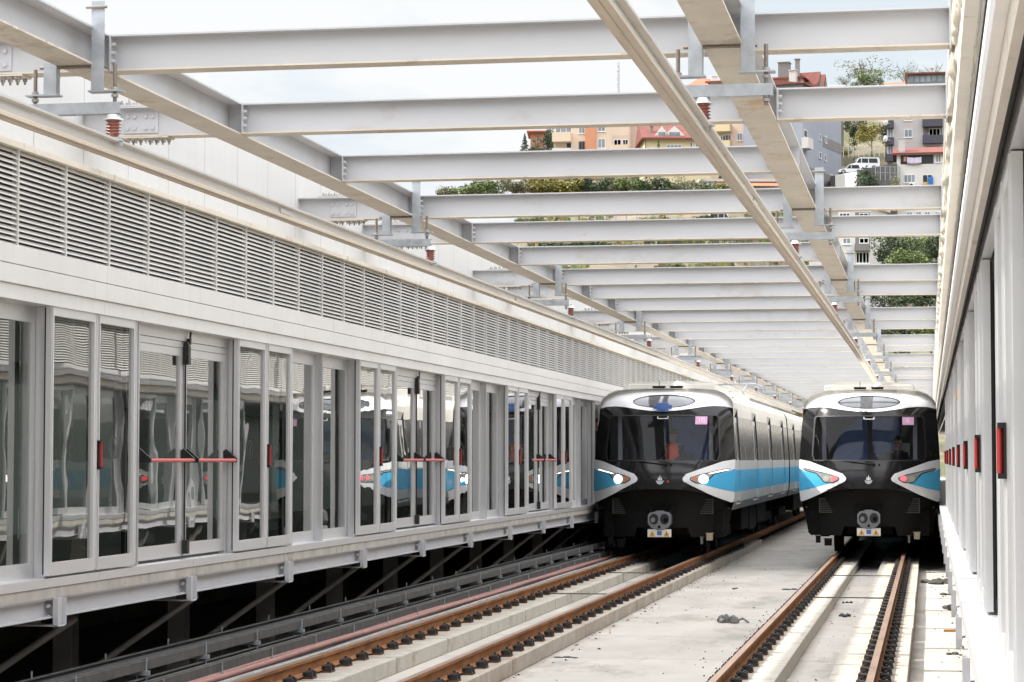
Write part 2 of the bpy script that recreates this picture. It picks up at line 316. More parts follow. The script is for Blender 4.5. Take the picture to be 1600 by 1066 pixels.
for nm, c in dict(b_cream=(0.62,0.49,0.37), b_orange=(0.52,0.20,0.09), b_beige=(0.50,0.40,0.32), b_yellow=(0.58,0.48,0.28), b_peach=(0.62,0.47,0.37), b_blue=(0.22,0.24,0.29), b_white=(0.60,0.58,0.56), b_grey=(0.44,0.43,0.42), b_dark=(0.13,0.12,0.115), b_brick=(0.30,0.10,0.05)).items():
    c = tuple(q*0.98+0.07 for q in c); M[nm] = mat('plaster_' + nm[2:], c, 0.9, var=0.07, scale=0.25, streak=(tuple(x*0.6 for x in c), 0.25))  # the lift paints pale distance haze into the plaster colours
M['roof_red'] = mat('red_roof_tiles', (0.17,0.055,0.045), 0.85, var=0.2, scale=1.5)
M['roof_orange'] = mat('orange_roof_tiles', (0.34,0.125,0.07), 0.85, var=0.2, scale=1.5)
M['win_frame'] = mat('white_window_frame', (0.72,0.72,0.72), 0.5, var=0.03)
M['win_glass'] = mat('house_window_glass', (0.20,0.23,0.26), 0.1, var=0.5, scale=0.35, spec=0.8)
M['win_dark'] = mat('dark_opening', (0.02,0.02,0.024), 0.4, var=0.3)
M['parapet_dark'] = mat('dark_balcony_panel', (0.055,0.055,0.075), 0.5, var=0.1)
M['car_white'] = mat('white_car_paint', (0.75,0.75,0.76), 0.25, var=0.02, coat=0.5)
M['car_glass'] = mat('car_glass', (0.03,0.033,0.038), 0.08, var=0.1)
M['tyre'] = mat('tyre', (0.02,0.02,0.02), 0.8, var=0.1)
M['cloth_blue'] = mat('blue_laundry', (0.05,0.18,0.50), 0.85, var=0.1)
M['cloth_yellow'] = mat('yellow_laundry', (0.65,0.38,0.06), 0.85, var=0.1)
M['cloth_lilac'] = mat('lilac_laundry', (0.62,0.55,0.68), 0.85, var=0.12, scale=1.5)
M['trash'] = mat('crumpled_plastic', (0.20,0.20,0.19), 0.5, var=0.8, scale=14)
M['rubble'] = mat('dark_rubble', (0.07,0.065,0.06), 0.9, var=0.5, scale=18)
M['wood'] = mat('orange_scrap', (0.50,0.24,0.06), 0.8, var=0.15)
#@@SETTING

# ------------------------------------------------------------------ setting: ground, floor
GZ = -0.36
CEN_L, CEN_R, HALF = -5.71, -1.31, 0.735
def sheet(name, x0, x1, y0, y1, z, m, nx=1, ny=1, th=0.0):
    b = MB(); b.box(x0, x1, y0, y1, z - th, z) if th else b.add([(x0,y0,z),(x1,y0,z),(x1,y1,z),(x0,y1,z)], [(0,1,2,3)])
    return tag(b.build(name, m), kind='structure')
sheet('track_floor', -7.0, 2.2, -6, 170, GZ, M['concrete'], th=0.4)
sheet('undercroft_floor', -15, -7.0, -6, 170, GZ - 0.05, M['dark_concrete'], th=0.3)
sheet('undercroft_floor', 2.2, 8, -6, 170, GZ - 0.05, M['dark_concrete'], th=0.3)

def base_h(y):
    return float(np.interp(y, [100, 150, 180, 205, 240, 262, 300, 320, 360, 400, 460, 600, 900], [-3, 5, 11.5, 17.0, 25.2, 30.6, 35.5, 39.5, 50, 60, 68, 72, 70]))
def terrain_h(x, y):
    h = base_h(y)
    hr = float(np.interp(y, [150, 200, 250, 300, 337, 345, 352, 400], [3, 11, 18.5, 27, 33.5, 39.5, 43, 58])); t = min(1, max(0, (x+20)/8)); t = t*t*(3-2*t)
    if y < 400: h = h*(1-t) + min(h, hr)*t
    k = max(0.0, (-x - 0.160*y)); h -= min(k*2.2, max(0, h*0.85)) if h > 0 else 0
    return h
b = MB(); xs = [-700,-500,-350,-260] + list(range(-200, 101, 4)) + [140, 220, 350, 600]; ys = [100] + list(range(150, 470, 5)) + [500, 600, 900, 1500]
vs = []
for y in ys:
    for x in xs:
        n = 0.9*math.sin(x*0.19+y*0.07)+0.7*math.sin(x*0.08-y*0.21+1.3)
        vs.append((x, y, terrain_h(x, y) + (n*0.55 if 150 < y < 500 else 0)))
nx = len(xs); b.add(vs, [(j*nx+i, j*nx+i+1, (j+1)*nx+i+1, (j+1)*nx+i) for j in range(len(ys)-1) for i in range(nx-1)], smooth=True)
tag(b.build('hillside_ground', M['earth']), kind='structure')
sheet('city_ground', -900, 900, -300, 1500, -3.2, M['earth'])

# ------------------------------------------------------------------ rails, plinths, fasteners
RAILS = [(CEN_L-HALF-0.035, 'left rail of the left track'), (CEN_L+HALF+0.03, 'right rail of the left track'), (CEN_R-HALF, 'left rail of the right track'), (CEN_R+HALF, 'right rail of the right track')]
hp = [(0.036,0),(0.036,-0.030),(0.022,-0.042),(0.009,-0.050),(0.009,-0.125),(0.03,-0.137),(0.070,-0.146),(0.070,-0.158)]
prof = [(-x, z) for x, z in hp][::-1] + hp
prof = prof[::-1]
RB = MB()
pm = []
for k in range(len(prof)):
    a, c = prof[k], prof[(k+1) % len(prof)]
    pm.append(1 if (abs(a[1]) < 1e-6 and abs(c[1]) < 1e-6) else 0)
RB.prism(prof, 'y', 6.0, 150.0, mats=pm)
R0 = None
RL = ['rusty steel rail farthest left, beside the cable trays', 'rusty steel rail under the right side of the left train', 'rusty steel rail under the left side of the right train', 'rusty steel rail farthest right, clipped on both visible sides']
for i, (x, nm) in enumerate(RAILS):
    if R0 is None: R0 = RB.build('rail', [M['rust'], M['rail_top']]); o = R0
    else: o = dup(R0)
    o.location = (x, 0, 0); tag(o, RL[i], 'rail', 'running rails')

PX = [(-6.86, -6.05), (-5.33, -4.70), (-2.24, -1.585), (-1.055, -0.24)]
PN = ['farthest left rail', 'right rail of the left track', 'left rail of the right track', 'farthest right rail']
J0, JP = 26.05, 2.85
for r, (x0, x1) in enumerate(PX):
    proto = None; seen = 0
    for k in range(-4, 14):
        ya = J0 + JP*k + 0.02; yb = ya + JP - 0.06 - 0.03*rnd.random()
        if not in_frame((x0+x1)/2, yb, -0.18): continue
        if proto is None or rnd.random() < 0.3:
            b = MB(); j = lambda: 0.012*(rnd.random()-0.5)
            b.box(x0+j(), x1+j(), 0, yb-ya, GZ, -0.178+j()*0.3)
            o = proto = b.build('concrete_plinth', M['plinth'], bevel=0.012)
        else: o = dup(proto)
        o.location = (0, ya, 0)
        tag(o, f'{nth(seen)} concrete plinth block from the camera under the {PN[r]}', 'plinth', 'concrete plinth blocks under the rails'); seen += 1

def fastener():
    e = empty('rail_fastener', (0,0,0))
    b = MB(); b.box(-0.17, 0.17, -0.09, 0.09, -0.178, -0.160); b.build('base_plate', M['baseplate'], e)
    for s in (-1, 1):
        b = MB()
        b.box(s*0.055, s*0.125, -0.065, 0.065, -0.157, -0.122); b.box(s*0.10, s*0.165, -0.085, -0.035, -0.160, -0.105); b.box(s*0.10, s*0.165, 0.035, 0.085, -0.160, -0.105)
        b.tube((s*0.115, 0, -0.16), (s*0.115, 0, -0.07), 0.017, 6); b.tube((s*0.06, -0.075, -0.115), (s*0.15, -0.03, -0.10), 0.014, 6); b.tube((s*0.06, 0.075, -0.115), (s*0.15, 0.03, -0.10), 0.014, 6)
        b.tube((s*0.115, 0, -0.125), (s*0.115, 0, -0.10), 0.03, 6)
        b.build('clip', M['clip'], e)
    return e
F0 = fastener(); used = False
for i, (x, nm) in enumerate(RAILS):
    for k in range(44 if i != 1 else 54):
        y = 20.35 + 0.755*k
        if abs(((y - J0) % JP) - JP) < 0.10 or ((y - J0) % JP) < 0.10: y += 0.12
        o = F0 if not used else dup(F0); used = True
        o.location = (x, y, 0)
        tag(o, f'black spring clip fastening holding down the {nm}', 'rail fastener', f'fastenings along the {nm}')
# perforated strips between the rails
def strip(cx, y, label):
    e = MB(); x0, x1 = cx-0.62, cx+0.60
    n = 26; w = (x1-x0)/n
    e.box(x0, x1, -0.05, -0.036, -0.176, -0.162); e.box(x0, x1, 0.036, 0.05, -0.176, -0.162)
    for k in range(n+1): e.box(x0+w*k-0.008, x0+w*k+0.008, -0.036, 0.036, -0.175, -0.163)
    o = e.build('perforated_strip', M['tray']); o.location = (0, y, 0)
    tag(o, label, 'metal strip', 'perforated metal strips between the rails')
strip(CEN_L, 38.7, 'perforated grey metal strip across the left track, nearer of two'); strip(CEN_L, 46.0, 'perforated grey metal strip across the left track, close to the train')
strip(CEN_R, 38.4, 'perforated grey metal strip across the right track, nearer of two'); strip(CEN_R, 45.7, 'perforated grey metal strip across the right track, close to the train')

# ------------------------------------------------------------------ cable trays along the left side
def cable_tray(x, z, w, label, posts):
    e = empty('cable_tray', (x, 0, 0), 0, label, 'cable tray', 'cable trays left of the left track')
    b = MB()
    for s in (-1, 1):
        b.box(s*w/2-0.012, s*w/2+0.012, 6, 110, z, z+0.09); b.box(s*w/2-(0.05 if s>0 else -0.012), s*w/2+(0.05 if s<0 else -0.012), 6, 110, z+0.091, z+0.101)
    y = 14.0
    while y < 75: b.box(-w/2+0.013, w/2-0.013, y, y+0.04, z+0.012, z+0.03); y += 0.30
    b.build('tray', M['tray'], e)
    b = MB()
    for k in range(5): b.tube((-w/2+0.06+k*(w-0.12)/4, 6, z+0.052+0.008*(k % 2)), (-w/2+0.06+k*(w-0.12)/4, 110, z+0.052), 0.019, 6)
    b.build('cable_bundle', M['cable'], e)
    y = 15.2; k = 0
    while y < 56:
        b = MB()
        b.tube((-w/2-0.03, y, -0.4), (-w/2-0.03, y, z+posts), 0.009, 6); b.tube((w/2+0.03, y, -0.4), (w/2+0.03, y, z+posts*0.8), 0.009, 6)
        b.box(-w/2-0.06, w/2+0.06, y-0.03, y+0.03, z-0.045, z-0.004)
        b.build('support', M['galv'], e); y += 1.8
    return e
cable_tray(-7.38, 0.14, 0.34, 'upper dusty cable tray on tall threaded posts below the left platform', 0.15)
cable_tray(-7.14, -0.03, 0.20, 'lower narrow cable tray beside the red brown cables', 0.12)
def longpipe(name, mts, pts, r, label, cat, group=None):
    b = MB()
    for (x, z) in pts:
        y = 6; ph = rnd.random()*6
        prev = None
        while y < 100:
            p = (x+0.008*math.sin(y*0.5+ph), y, z+0.006*math.sin(y*0.9+ph))
            if prev: b.tube(prev, p, r, 8, caps=False)
            prev = p; y += 1.5
    return tag(b.build(name, mts, fix=False), label, cat, group)
longpipe('power_cable', M['redpipe'], [(-7.045, -0.06)], 0.036, 'left one of two red brown cables along the left track', 'cable', 'red brown cables')
longpipe('power_cable', M['redpipe'], [(-6.965, -0.065)], 0.036, 'right one of two red brown cables along the left track', 'cable', 'red brown cables')
b = MB(); 
for s in (-0.07, 0.07): b.box(-6.87+s-0.008, -6.87+s+0.008, 6, 100, -0.14, -0.09)
y = 14
while y < 60: b.box(-6.93, -6.81, y, y+0.03, -0.12, -0.10); y += 0.15
tag(b.build('ladder_tray', M['tray']), 'thin ladder shaped tray on the floor between cables and conduit', 'cable tray')
longpipe('conduit', M['conduit'], [(-6.745, -0.075)], 0.034, 'grey conduit lying next to the farthest left rail', 'conduit')
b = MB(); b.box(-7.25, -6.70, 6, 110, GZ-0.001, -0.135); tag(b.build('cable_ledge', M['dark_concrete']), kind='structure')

# ------------------------------------------------------------------ platforms (local frame: +x towards the track, y along it)
def ibeam(b, axis, c0, c1, a0, a1, h, w, tf, tw, mi=0, mflange=None):
    """I section: c0,c1 = centre of the web (the two cross coordinates), swept a0..a1 along axis ('x' or 'y')"""
    mf = mi if mflange is None else mflange
    def bx(u0, u1, z0, z1, m):
        if axis == 'y': b.box(u0, u1, a0, a1, z0, z1, m)
        else: b.box(a0, a1, u0, u1, z0, z1, m)
    bx(c0-w/2, c0+w/2, c1-h/2, c1-h/2+tf, mf); bx(c0-w/2, c0+w/2, c1+h/2-tf, c1+h/2, mi); bx(c0-tw/2, c0+tw/2, c1-h/2+tf, c1+h/2-tf, mi)

DECK = 1.09; PSDP = 5.40
def platform(loc, rz, y0, y1, stub0, label, sill_out):
    e = empty('platform', loc, rz, label, 'platform')
    b = MB(); b.box(-4.995, -0.02, y0, y1, DECK-0.16, DECK-0.012); b.build('deck', M['tile'], e)
    b = MB()
    y = y0
    while y < y1: b.box(-0.40, sill_out, y+0.004, min(y+2.7, y1)-0.004, DECK-0.075, DECK); y += 2.7
    b.build('sill', M['alu_light'], e)
    b = MB(); b.box(-0.019, sill_out-0.012, y0, y1, DECK-0.17, DECK-0.078); b.build('concrete_edge', M['edge_concrete'], e)
    b = MB(); ibeam(b, 'y', sill_out-0.09, DECK-0.256, y0, y1, 0.17, 0.14, 0.014, 0.012); b.build('edge_beam', M['steel_paint'], e)
    y = stub0; pb = None
    while y < y1:
        if pb is None:
            b = MB(); b.box(sill_out-0.016, sill_out-0.003, -0.10, 0.10, -0.40, -0.172); b.box(sill_out-0.003, sill_out+0.008, -0.085, -0.07, -0.40, -0.18); b.box(sill_out-0.003, sill_out+0.03, -0.10, -0.085, -0.405, -0.174); b.box(sill_out-0.003, sill_out+0.03, 0.085, 0.10, -0.405, -0.174); b.box(sill_out-0.003, sill_out+0.03, -0.084, 0.084, -0.417, -0.405)
            for zz in (-0.24, -0.33): b.tube((sill_out-0.05, -0.13, zz), (sill_out-0.05, -0.105, zz), 0.016, 6)
            b.box(-2.6, sill_out-0.165, -0.006, 0.006, -0.40, -0.172); b.box(-2.6, sill_out-0.017, -0.08, 0.08, -0.417, -0.402)
            o = pb = b.build('bracket', M['steel_paint'], e)
            b = MB(); b.box(-1.35, -1.15, -0.10, -0.088, -1.45, -0.418); b.box(-1.35, -1.15, 0.088, 0.10, -1.45, -0.418); b.box(-1.256, -1.244, -0.088, 0.088, -1.45, -0.418)
            c = pc = b.build('column', M['understeel'], e)
            b = MB(); b.tube((-1.3, 0.0, -1.35), (-0.35, 1.5, -0.46), 0.035, 6)
            d = pd = b.build('brace', M['understeel'], e)
        else: o, c, d = dup(pb, parent=e), dup(pc, parent=e), dup(pd, parent=e)
        for q in (o, c, d): q.location = (0, y, DECK)
        y += 3.6
    return e
platform((-7.43, 0, 0), 0, 9, 130, 18.83-3.6*2, 'left station platform edge with pale sill, steel beam and dark underside', 0.08)
platform((0.38, 0, 0), math.pi, -130, 4, -130+0.6, 'right station platform edge with sunlit white sill', 0.165)

def leaf(w, h, z0, handle=False, mark=True, name='sliding_screen_door'):
    e = empty(name)
    b = MB(); t = 0.05; st = 0.062; o = 0.078
    b.box(o-t, o, 0, st, z0, h); b.box(o-t, o, w-st, w, z0, h); b.box(o-t, o, st, w-st, z0, z0+0.11); b.box(o-t, o, st, w-st, h-0.075, h)
    b.box(o, o+0.012, 0.010, 0.024, z0+0.01, h-0.01); b.box(o, o+0.012, w-0.024, w-0.010, z0+0.01, h-0.01)
    b.build('frame', M['alu_light'], e)
    b = MB(); b.box(0.010, o-t-0.001, 0.012, 0.06, z0+0.01, h-0.01); b.box(0.010, o-t-0.001, w-0.06, w-0.012, z0+0.01, h-0.01); b.box(0.010, o-t-0.001, 0.061, w-0.061, h-0.06, h-0.01); b.build('gap_shade', M['rubber'], e)  # black rear layer paints the shadowed gap behind the leaf
    b = MB(); b.box(o-0.034, o-0.026, st-0.01, w-st+0.01, z0+0.10, h-0.07); p = b.build('pane', M['pane'], e)
    if mark:
        b = MB(); c = (w/2, 1.12); n = 20
        for k in range(n):
            a0, a1 = 2*math.pi*k/n, 2*math.pi*(k+1)/n
            q = [(o-0.0255, c[0]+r*math.cos(a), c[1]+r*math.sin(a)) for r, a in ((0.105,a0),(0.105,a1),(0.092,a1),(0.092,a0))]
            b.add(q, [(0,1,2,3)])
        b.add([(o-0.0255, c[0]+dx, c[1]+dz) for dx, dz in ((0,-0.07),(0.035,0),(0,0.07),(-0.035,0))], [(0,1,2,3)])
        b.build('etched_mark', M['etch'], p)
    if handle:
        b = MB(); b.box(o+0.001, o+0.012, -0.005, 0.075, 0.92, 1.18); b.box(o+0.0121, o+0.040, -0.005, 0.06, 1.155, 1.18); b.box(o+0.0121, o+0.040, -0.005, 0.06, 0.92, 0.945)
        h_ = b.build('handle', M['black'], e)
        b = MB(); b.tube((o+0.028, 0.022, 0.945), (o+0.028, 0.022, 1.155), 0.016, 10); b.build('grip', M['red'], h_)
    return e
H = 2.315
def post(y, parent, depth=0.145, w=0.055, m='alu', x1=0.0):
    b = MB(); b.box(x1-depth, x1, y, y+w, 0.0, H); b.box(x1, x1+0.008, y+0.008, y+w-0.008, 0.0, H); b.build('post', M[m], parent)
    for ya in (y-0.011, y+w+0.001):
        b = MB(); b.box(x1-depth, x1-depth+0.035, ya, ya+0.010, 0.0, H); b.build('post_seal', M['rubber'], parent)
def fixed_bay():
    e = empty('fixed_screen')
    b = MB()
    for a, c in ((0.03, 1.36), (1.42, 3.05)):
        b.box(-0.135, -0.095, a, a+0.07, 0.0, H); b.box(-0.135, -0.095, c-0.07, c, 0.0, H); b.box(-0.135, -0.095, a+0.07, c-0.07, 0.0, 0.13); b.box(-0.135, -0.095, a+0.07, c-0.07, H-0.14, H)
    b.build('frame', M['alu_light'], e)
    for a, c in ((0.03, 1.36), (1.42, 3.05)):
        b = MB(); b.box(-0.119, -0.111, a+0.06, c-0.06, 0.12, H-0.13); b.build('pane', M['pane'], e)
    post(-0.03, e); post(1.362, e); post(3.055, e)
    b = MB(); b.box(-0.15, -0.02, 3.112, 3.20, 0, H); b.build('gasket', M['rubber'], e)
    return e
def emergency_bay():
    e = empty('emergency_door')
    post(-0.03, e); post(3.055, e)
    b = MB(); b.box(-0.15, -0.02, 3.112, 3.20, 0, H); b.build('gasket', M['rubber'], e)
    b = MB(); b.box(-0.13, -0.05, 0.03, 3.05, H-0.10, H); b.box(-0.13, -0.06, 0.03, 3.05, H-0.17, H-0.106); b.box(-0.13, -0.06, 0.03, 0.10, 0, H-0.171); b.box(-0.13, -0.06, 2.98, 3.05, 0, H-0.171); b.build('door_frame', M['alu_light'], e)
    for a, c in ((0.105, 1.535), (1.57, 2.975)):
        b = MB(); z0, z1 = 0.03, H-0.175
        b.box(-0.115, -0.065, a, a+0.09, z0, z1); b.box(-0.115, -0.065, c-0.09, c, z0, z1); b.box(-0.115, -0.065, a+0.09, c-0.09, z0, z0+0.13); b.box(-0.115, -0.065, a+0.09, c-0.09, z1-0.08, z1)
        d = b.build('door_leaf', M['alu_light'], e)
        b = MB(); b.box(-0.094, -0.086, a+0.08, c-0.08, z0+0.12, z1-0.07); b.build('pane', M['pane'], d)
        b = MB(); b.tube((0.065, a+0.05, 1.0), (0.065, c-0.05, 1.0), 0.019, 10); b.build('push_bar', M['pink_red'], d)
        for yy in (a+0.045, c-0.045):
            b = MB(); q = [(-0.064,1.10),(-0.035,1.12),(0.0,1.09),(0.083,1.02),(0.083,0.978),(0.02,0.975),(-0.064,0.985)]
            b.prism([(x, z) for x, z in q], 'y', yy-0.016, yy+0.016); b.build('bar_bracket', M['black'], d)
    b = MB(); b.tube((-0.045, 1.552, 0.06), (-0.045, 1.552, H-0.17), 0.011, 8); b.box(-0.058, -0.0, 1.515, 1.59, H-0.34, H-0.15); b.prism([(-0.058,H-0.149),(-0.0,H-0.149),(-0.02,H-0.10),(-0.049,H-0.10)], 'y', 1.52, 1.58)
    b.box(-0.058, 0.0, 1.52, 1.585, 0.05, 0.19); b.box(-0.058, -0.01, 1.60, 1.64, H-0.13, H-0.07); b.tube((-0.02,1.62,H-0.08),(-0.02,1.64,H-0.0),0.012,6)
    b.build('latch_rod', M['black'], e)
    return e
L1 = leaf(1.09, H, 0.02); L2 = leaf(1.02, H, 0.02, handle=True); FB = fixed_bay(); EB = emergency_bay()
protos_used = set()
def place(p, loc, rz, label, cat, group):
    if p.name in protos_used: o = dup(p)
    else: protos_used.add(p.name); o = p
    o.location = loc; o.rotation_euler = (0, 0, rz)
    return tag(o, label, cat, group)
for side in ('left', 'right'):
    for k in range(-1 if side == 'left' else 0, 8):
        if side == 'left': X, rz, yy, s = -7.43, 0.0, 18.82 + PSDP*k, 1
        else: X, rz, yy, s = 0.43, math.pi, 11.85 + PSDP*k, -1
        if k >= 0:
            place(L1, (X, yy - s*0.22, DECK), rz, f'{nth(k)} etched sliding screen door without handle from the camera, {side} platform', 'screen door', f'sliding screen doors on the {side} platform')
            place(L2, (X, yy + s*0.90, DECK), rz, f'{nth(k)} sliding screen door with red handle from the camera, {side} platform', 'screen door', f'sliding screen doors on the {side} platform')
        if k % 2 == 0 and side == 'left':
            place(EB, (X, yy + s*2.20, DECK), rz, f'double emergency door with red push bars, {nth(k//2)} from the camera on the left platform', 'emergency door', 'emergency doors on the left platform')
        else:
            place(FB, (X, yy + s*2.20, DECK), rz, f'fixed two pane glass screen, {nth((k+1)//2 if side == "left" else k)} from the camera on the {side} platform', 'glass screen', f'fixed screens on the {side} platform')

# ------------------------------------------------------------------ platform buildings: fascia, louvres, upper wall
def louvre(w, z0, z1):
    b = MB(); n = 19; p = (z1-z0)/n
    for k in range(n):
        zc = z0 + p*(k+0.5)
        b.add([(0.0, 0.012, zc-p*0.42), (0.0, w-0.012, zc-p*0.42), (-0.026, w-0.012, zc+p*0.26), (-0.026, 0.012, zc+p*0.26),
               (0.0, 0.012, zc-p*0.42+0.004), (0.0, w-0.012, zc-p*0.42+0.004), (-0.026, w-0.012, zc+p*0.26+0.004), (-0.026, 0.012, zc+p*0.26+0.004)],
              [(0,3,2,1),(4,5,6,7),(0,1,5,4),(1,2,6,5),(2,3,7,6),(3,0,4,7)], 0)
    b.box(-0.05, 0.006, -0.011, 0.011, z0, z1, 0)
    b.add([(-0.06, 0, z0), (-0.06, w, z0), (-0.06, w, z1), (-0.06, 0, z1)], [(0,1,2,3)], 1)
    return b
def building(loc, rz, y0, y1, top, wall_in, label, lou_top, FX, ft, fb, HX, hb):
    e = empty('platform_building', loc, rz, label, 'building')
    LX = 0.035; fm_ = (ft+fb)/2
    b = MB(); b.box(wall_in-0.12, wall_in, y0, y1, lou_top+0.05, top)
    o = b.build('upper_wall', M['wall_white'], e)
    b = MB(); b.box(wall_in-0.25, wall_in+0.03, y0, y1, top, top+0.06); b.build('coping', M['cream'], e)
    b = MB(); b.box(-5.0, wall_in-0.121, y0, y1, top-0.35, top-0.25); b.box(-5.1, -5.0, y0, y1, 3.4, top-0.351); b.box(-5.1, -5.0, y0, y1, -1.45, DECK+0.1); b.build('roof', M['dark_concrete'], e)
    b = MB(); b.add([(-4.85,y0,DECK-0.013),(-4.85,y1,DECK-0.013),(-4.85,y1,3.42),(-4.85,y0,3.42)], [(0,1,2,3)]); b.build('daylight_fill_wall', M['daylight_fill'], e)  # unseen translucent wall, added to let daylight into the platform interior
    b = MB(); b.box(-4.79, -0.16, y0, y1, 3.42, 3.48); b.build('ceiling', M['ceil'], e)
    if rz: b = MB(); b.box(-0.15, HX-0.036, y0, y1, fb-0.02, fb-0.006); b.build('void_shade', M['rubber'], e); b = MB(); b.box(-0.03, 0.03, y0, y1, 3.412, 3.52); b.build('door_transom', M['alu'], e)  # right side: black sheet paints the darkness of the open gap above the doors
    b = MB(); b.prism([(wall_in+0.001, lou_top+0.09), (LX+0.045, lou_top+0.05), (LX+0.045, lou_top), (wall_in+0.001, lou_top)], 'y', y0, y1)
    y = y0 + 0.3
    while y < y1: b.box(LX+0.0451, LX+0.052, y, y+0.03, lou_top-0.005, lou_top+0.055); y += 2.16
    b.build('gutter_cap', M['cream'], e)
    LB = louvre(1.08, 3.80, lou_top); pl = None; y = y0 + 0.3; n = 0
    while y < y1 - 1 and n < 98:
        o = LB.build('louvre_panel', [M['louvre'], M['louvre_dark']], e, fix=False) if pl is None else dup(pl, parent=e)
        pl = pl or o; o.location = (LX, y, 0); y += 1.08; n += 1
    pf = None; y = y0
    while y < y1:
        if pf is None:
            b = MB(); b.box(-0.10, FX, 0.003, 5.397, fb, fm_-0.003); b.box(-0.10, FX, 0.003, 2.697, fm_+0.003, ft); b.box(-0.10, FX, 2.703, 5.397, fm_+0.003, ft)
            pf = o = b.build('fascia_panel', M['fascia'], e, bevel=0.004)
            b = MB(); b.box(HX-0.035 if rz else -0.14, HX, 0.002, 5.398, hb, fb-0.004)
            pg = g = b.build('door_header', M['cream' if rz else 'fascia'], e)
        else: o, g = dup(pf, parent=e), dup(pg, parent=e)
        o.location = (0, y, 0); g.location = (0, y, 0); y += 5.4
    return e
building((-7.43, 0, 0), 0, 9.0, 130, 5.75, -0.14, 'white left platform building with louvre band and plain upper wall', 4.66, 0.13, 3.845, 3.53, 0.105, 3.405)
building((0.38, 0, 0), math.pi, -125, 4, 5.5, 0.16, 'sunlit right platform building seen edge on behind the screen doors', 4.66, 0.155, 3.77, 3.58, 0.109, 3.44)
# interior columns of the left platform
pc = None
for k in range(8):
    if pc is None:
        b = MB(); b.tube((0,0,DECK-0.012), (0,0,3.42), 0.22, 20); b.lathe((0,0,DECK-0.01), [(0.30,0),(0.30,0.10),(0.23,0.14)], 20); pc = o = b.build('interior_column', M['ceil'])
    else: o = dup(pc)
    o.location = (-9.6, 21.5 + 5.4*k, 0)
    tag(o, f'{nth(k)} round column from the camera inside the left platform, seen through glass', 'column', 'columns inside the left platform')
# wrinkled cream membrane along the right eaves
b = MB(); ny = 420; prof = 9; vs = []
for j in range(ny+1):
    y = 6 + j*0.20
    for i in range(prof):
        t = i/(prof-1); x = 0.185 + 0.145*t; z = 5.02 - 0.32*t
        if 0 < i < prof-1:
            w = math.sin(y*2.9+i*1.3)*math.sin(y*0.83+i*0.4)+0.6*math.sin(y*6.1-i*2.1)
            x -= 0.026*w + 0.014*math.sin(y*11+i)*math.sin(y*1.9); z -= 0.026*w
            seam = abs(((y+0.2) % 3.6)-1.8)
            if seam < 0.16: x += 0.02; z += 0.02
        vs.append((x, y, z))
b.add(vs, [(j*prof+i, j*prof+i+1, (j+1)*prof+i+1, (j+1)*prof+i) for j in range(ny) for i in range(prof-1)], smooth=True)
o = b.build('eaves_membrane', M['membrane'], fix=False); tag(o, 'wrinkled cream membrane along the eaves of the right building', 'membrane')
b2 = o.modifiers.new('solid', 'SOLIDIFY'); b2.thickness = 0.01

# ------------------------------------------------------------------ overhead steel
BZ = 5.02; BD = 0.275
BEAMS = [16.5, 19.9, 23.5, 27.25, 30.5, 34.1, 38.2, 41.5, 45.0]
while len(BEAMS) < 38: BEAMS.append(BEAMS[-3] + 10.85)
GL, GR = -6.2, -1.41
def beam(full):
    e = empty('roof_beam')
    if full:
        segs = [(-7.58, GL-0.16), (GL+0.16, GR-0.16), (GR+0.16, 0.168)]
    else: segs = [(GL+0.16, GR-0.16)]
    b = MB()
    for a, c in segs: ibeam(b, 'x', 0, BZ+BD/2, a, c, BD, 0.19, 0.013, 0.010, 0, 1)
    b.build('beam', [M['steel_paint'], M['steel_bounce_rust']], e)
    for a, c in segs:
        for x, s in ((a, -1), (c, 1)):
            if full and (x == segs[0][0] or x == segs[-1][1]): continue
            b = MB(); b.box(x, x+s*0.012, -0.095, 0.095, BZ-0.003, BZ+BD+0.003)
            for zz in (0.075, 0.14, 0.205): b.tube((x+s*-0.03, -0.06, BZ+zz), (x, -0.06, BZ+zz), 0.017, 6)
            b.build('end_plate', M['steel_paint'], e)
    if full:
        b = MB(); b.box(-7.592, -7.58, -0.13, 0.13, BZ-0.03, BZ+BD+0.03); b.build('wall_plate', M['steel_bounce_rust'], e)
        b = MB(); b.box(0.168, 0.180, -0.14, 0.14, BZ-0.03, BZ+BD+0.10); b.build('wall_plate', M['steel_paint'], e)
        xc = -7.02
        b = MB(); b.box(xc-0.16, xc+0.16, -0.017, -0.0055, BZ+0.04, BZ+BD-0.04)
        for zz in (0.085, 0.19):
            for dx in (-0.125, -0.06, 0.045, 0.11): b.tube((xc+dx, -0.034, BZ+zz), (xc+dx, -0.017, BZ+zz), 0.017, 8)
        b.build('splice_plate', M['steel_paint'], e)
        for z0, s, mm in ((BZ-0.014, -1, 'steel_bounce_rust'), (BZ+BD+0.002, 1, 'steel_paint')):
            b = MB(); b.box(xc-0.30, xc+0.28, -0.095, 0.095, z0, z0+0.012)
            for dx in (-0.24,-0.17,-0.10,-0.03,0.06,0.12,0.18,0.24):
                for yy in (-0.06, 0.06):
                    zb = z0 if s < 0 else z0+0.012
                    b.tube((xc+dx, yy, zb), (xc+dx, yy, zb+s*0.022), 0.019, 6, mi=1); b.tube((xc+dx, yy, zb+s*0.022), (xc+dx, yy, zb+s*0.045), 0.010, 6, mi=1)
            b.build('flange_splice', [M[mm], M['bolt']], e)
    return e
BF, BS = beam(True), beam(False)
nf = ns = 0
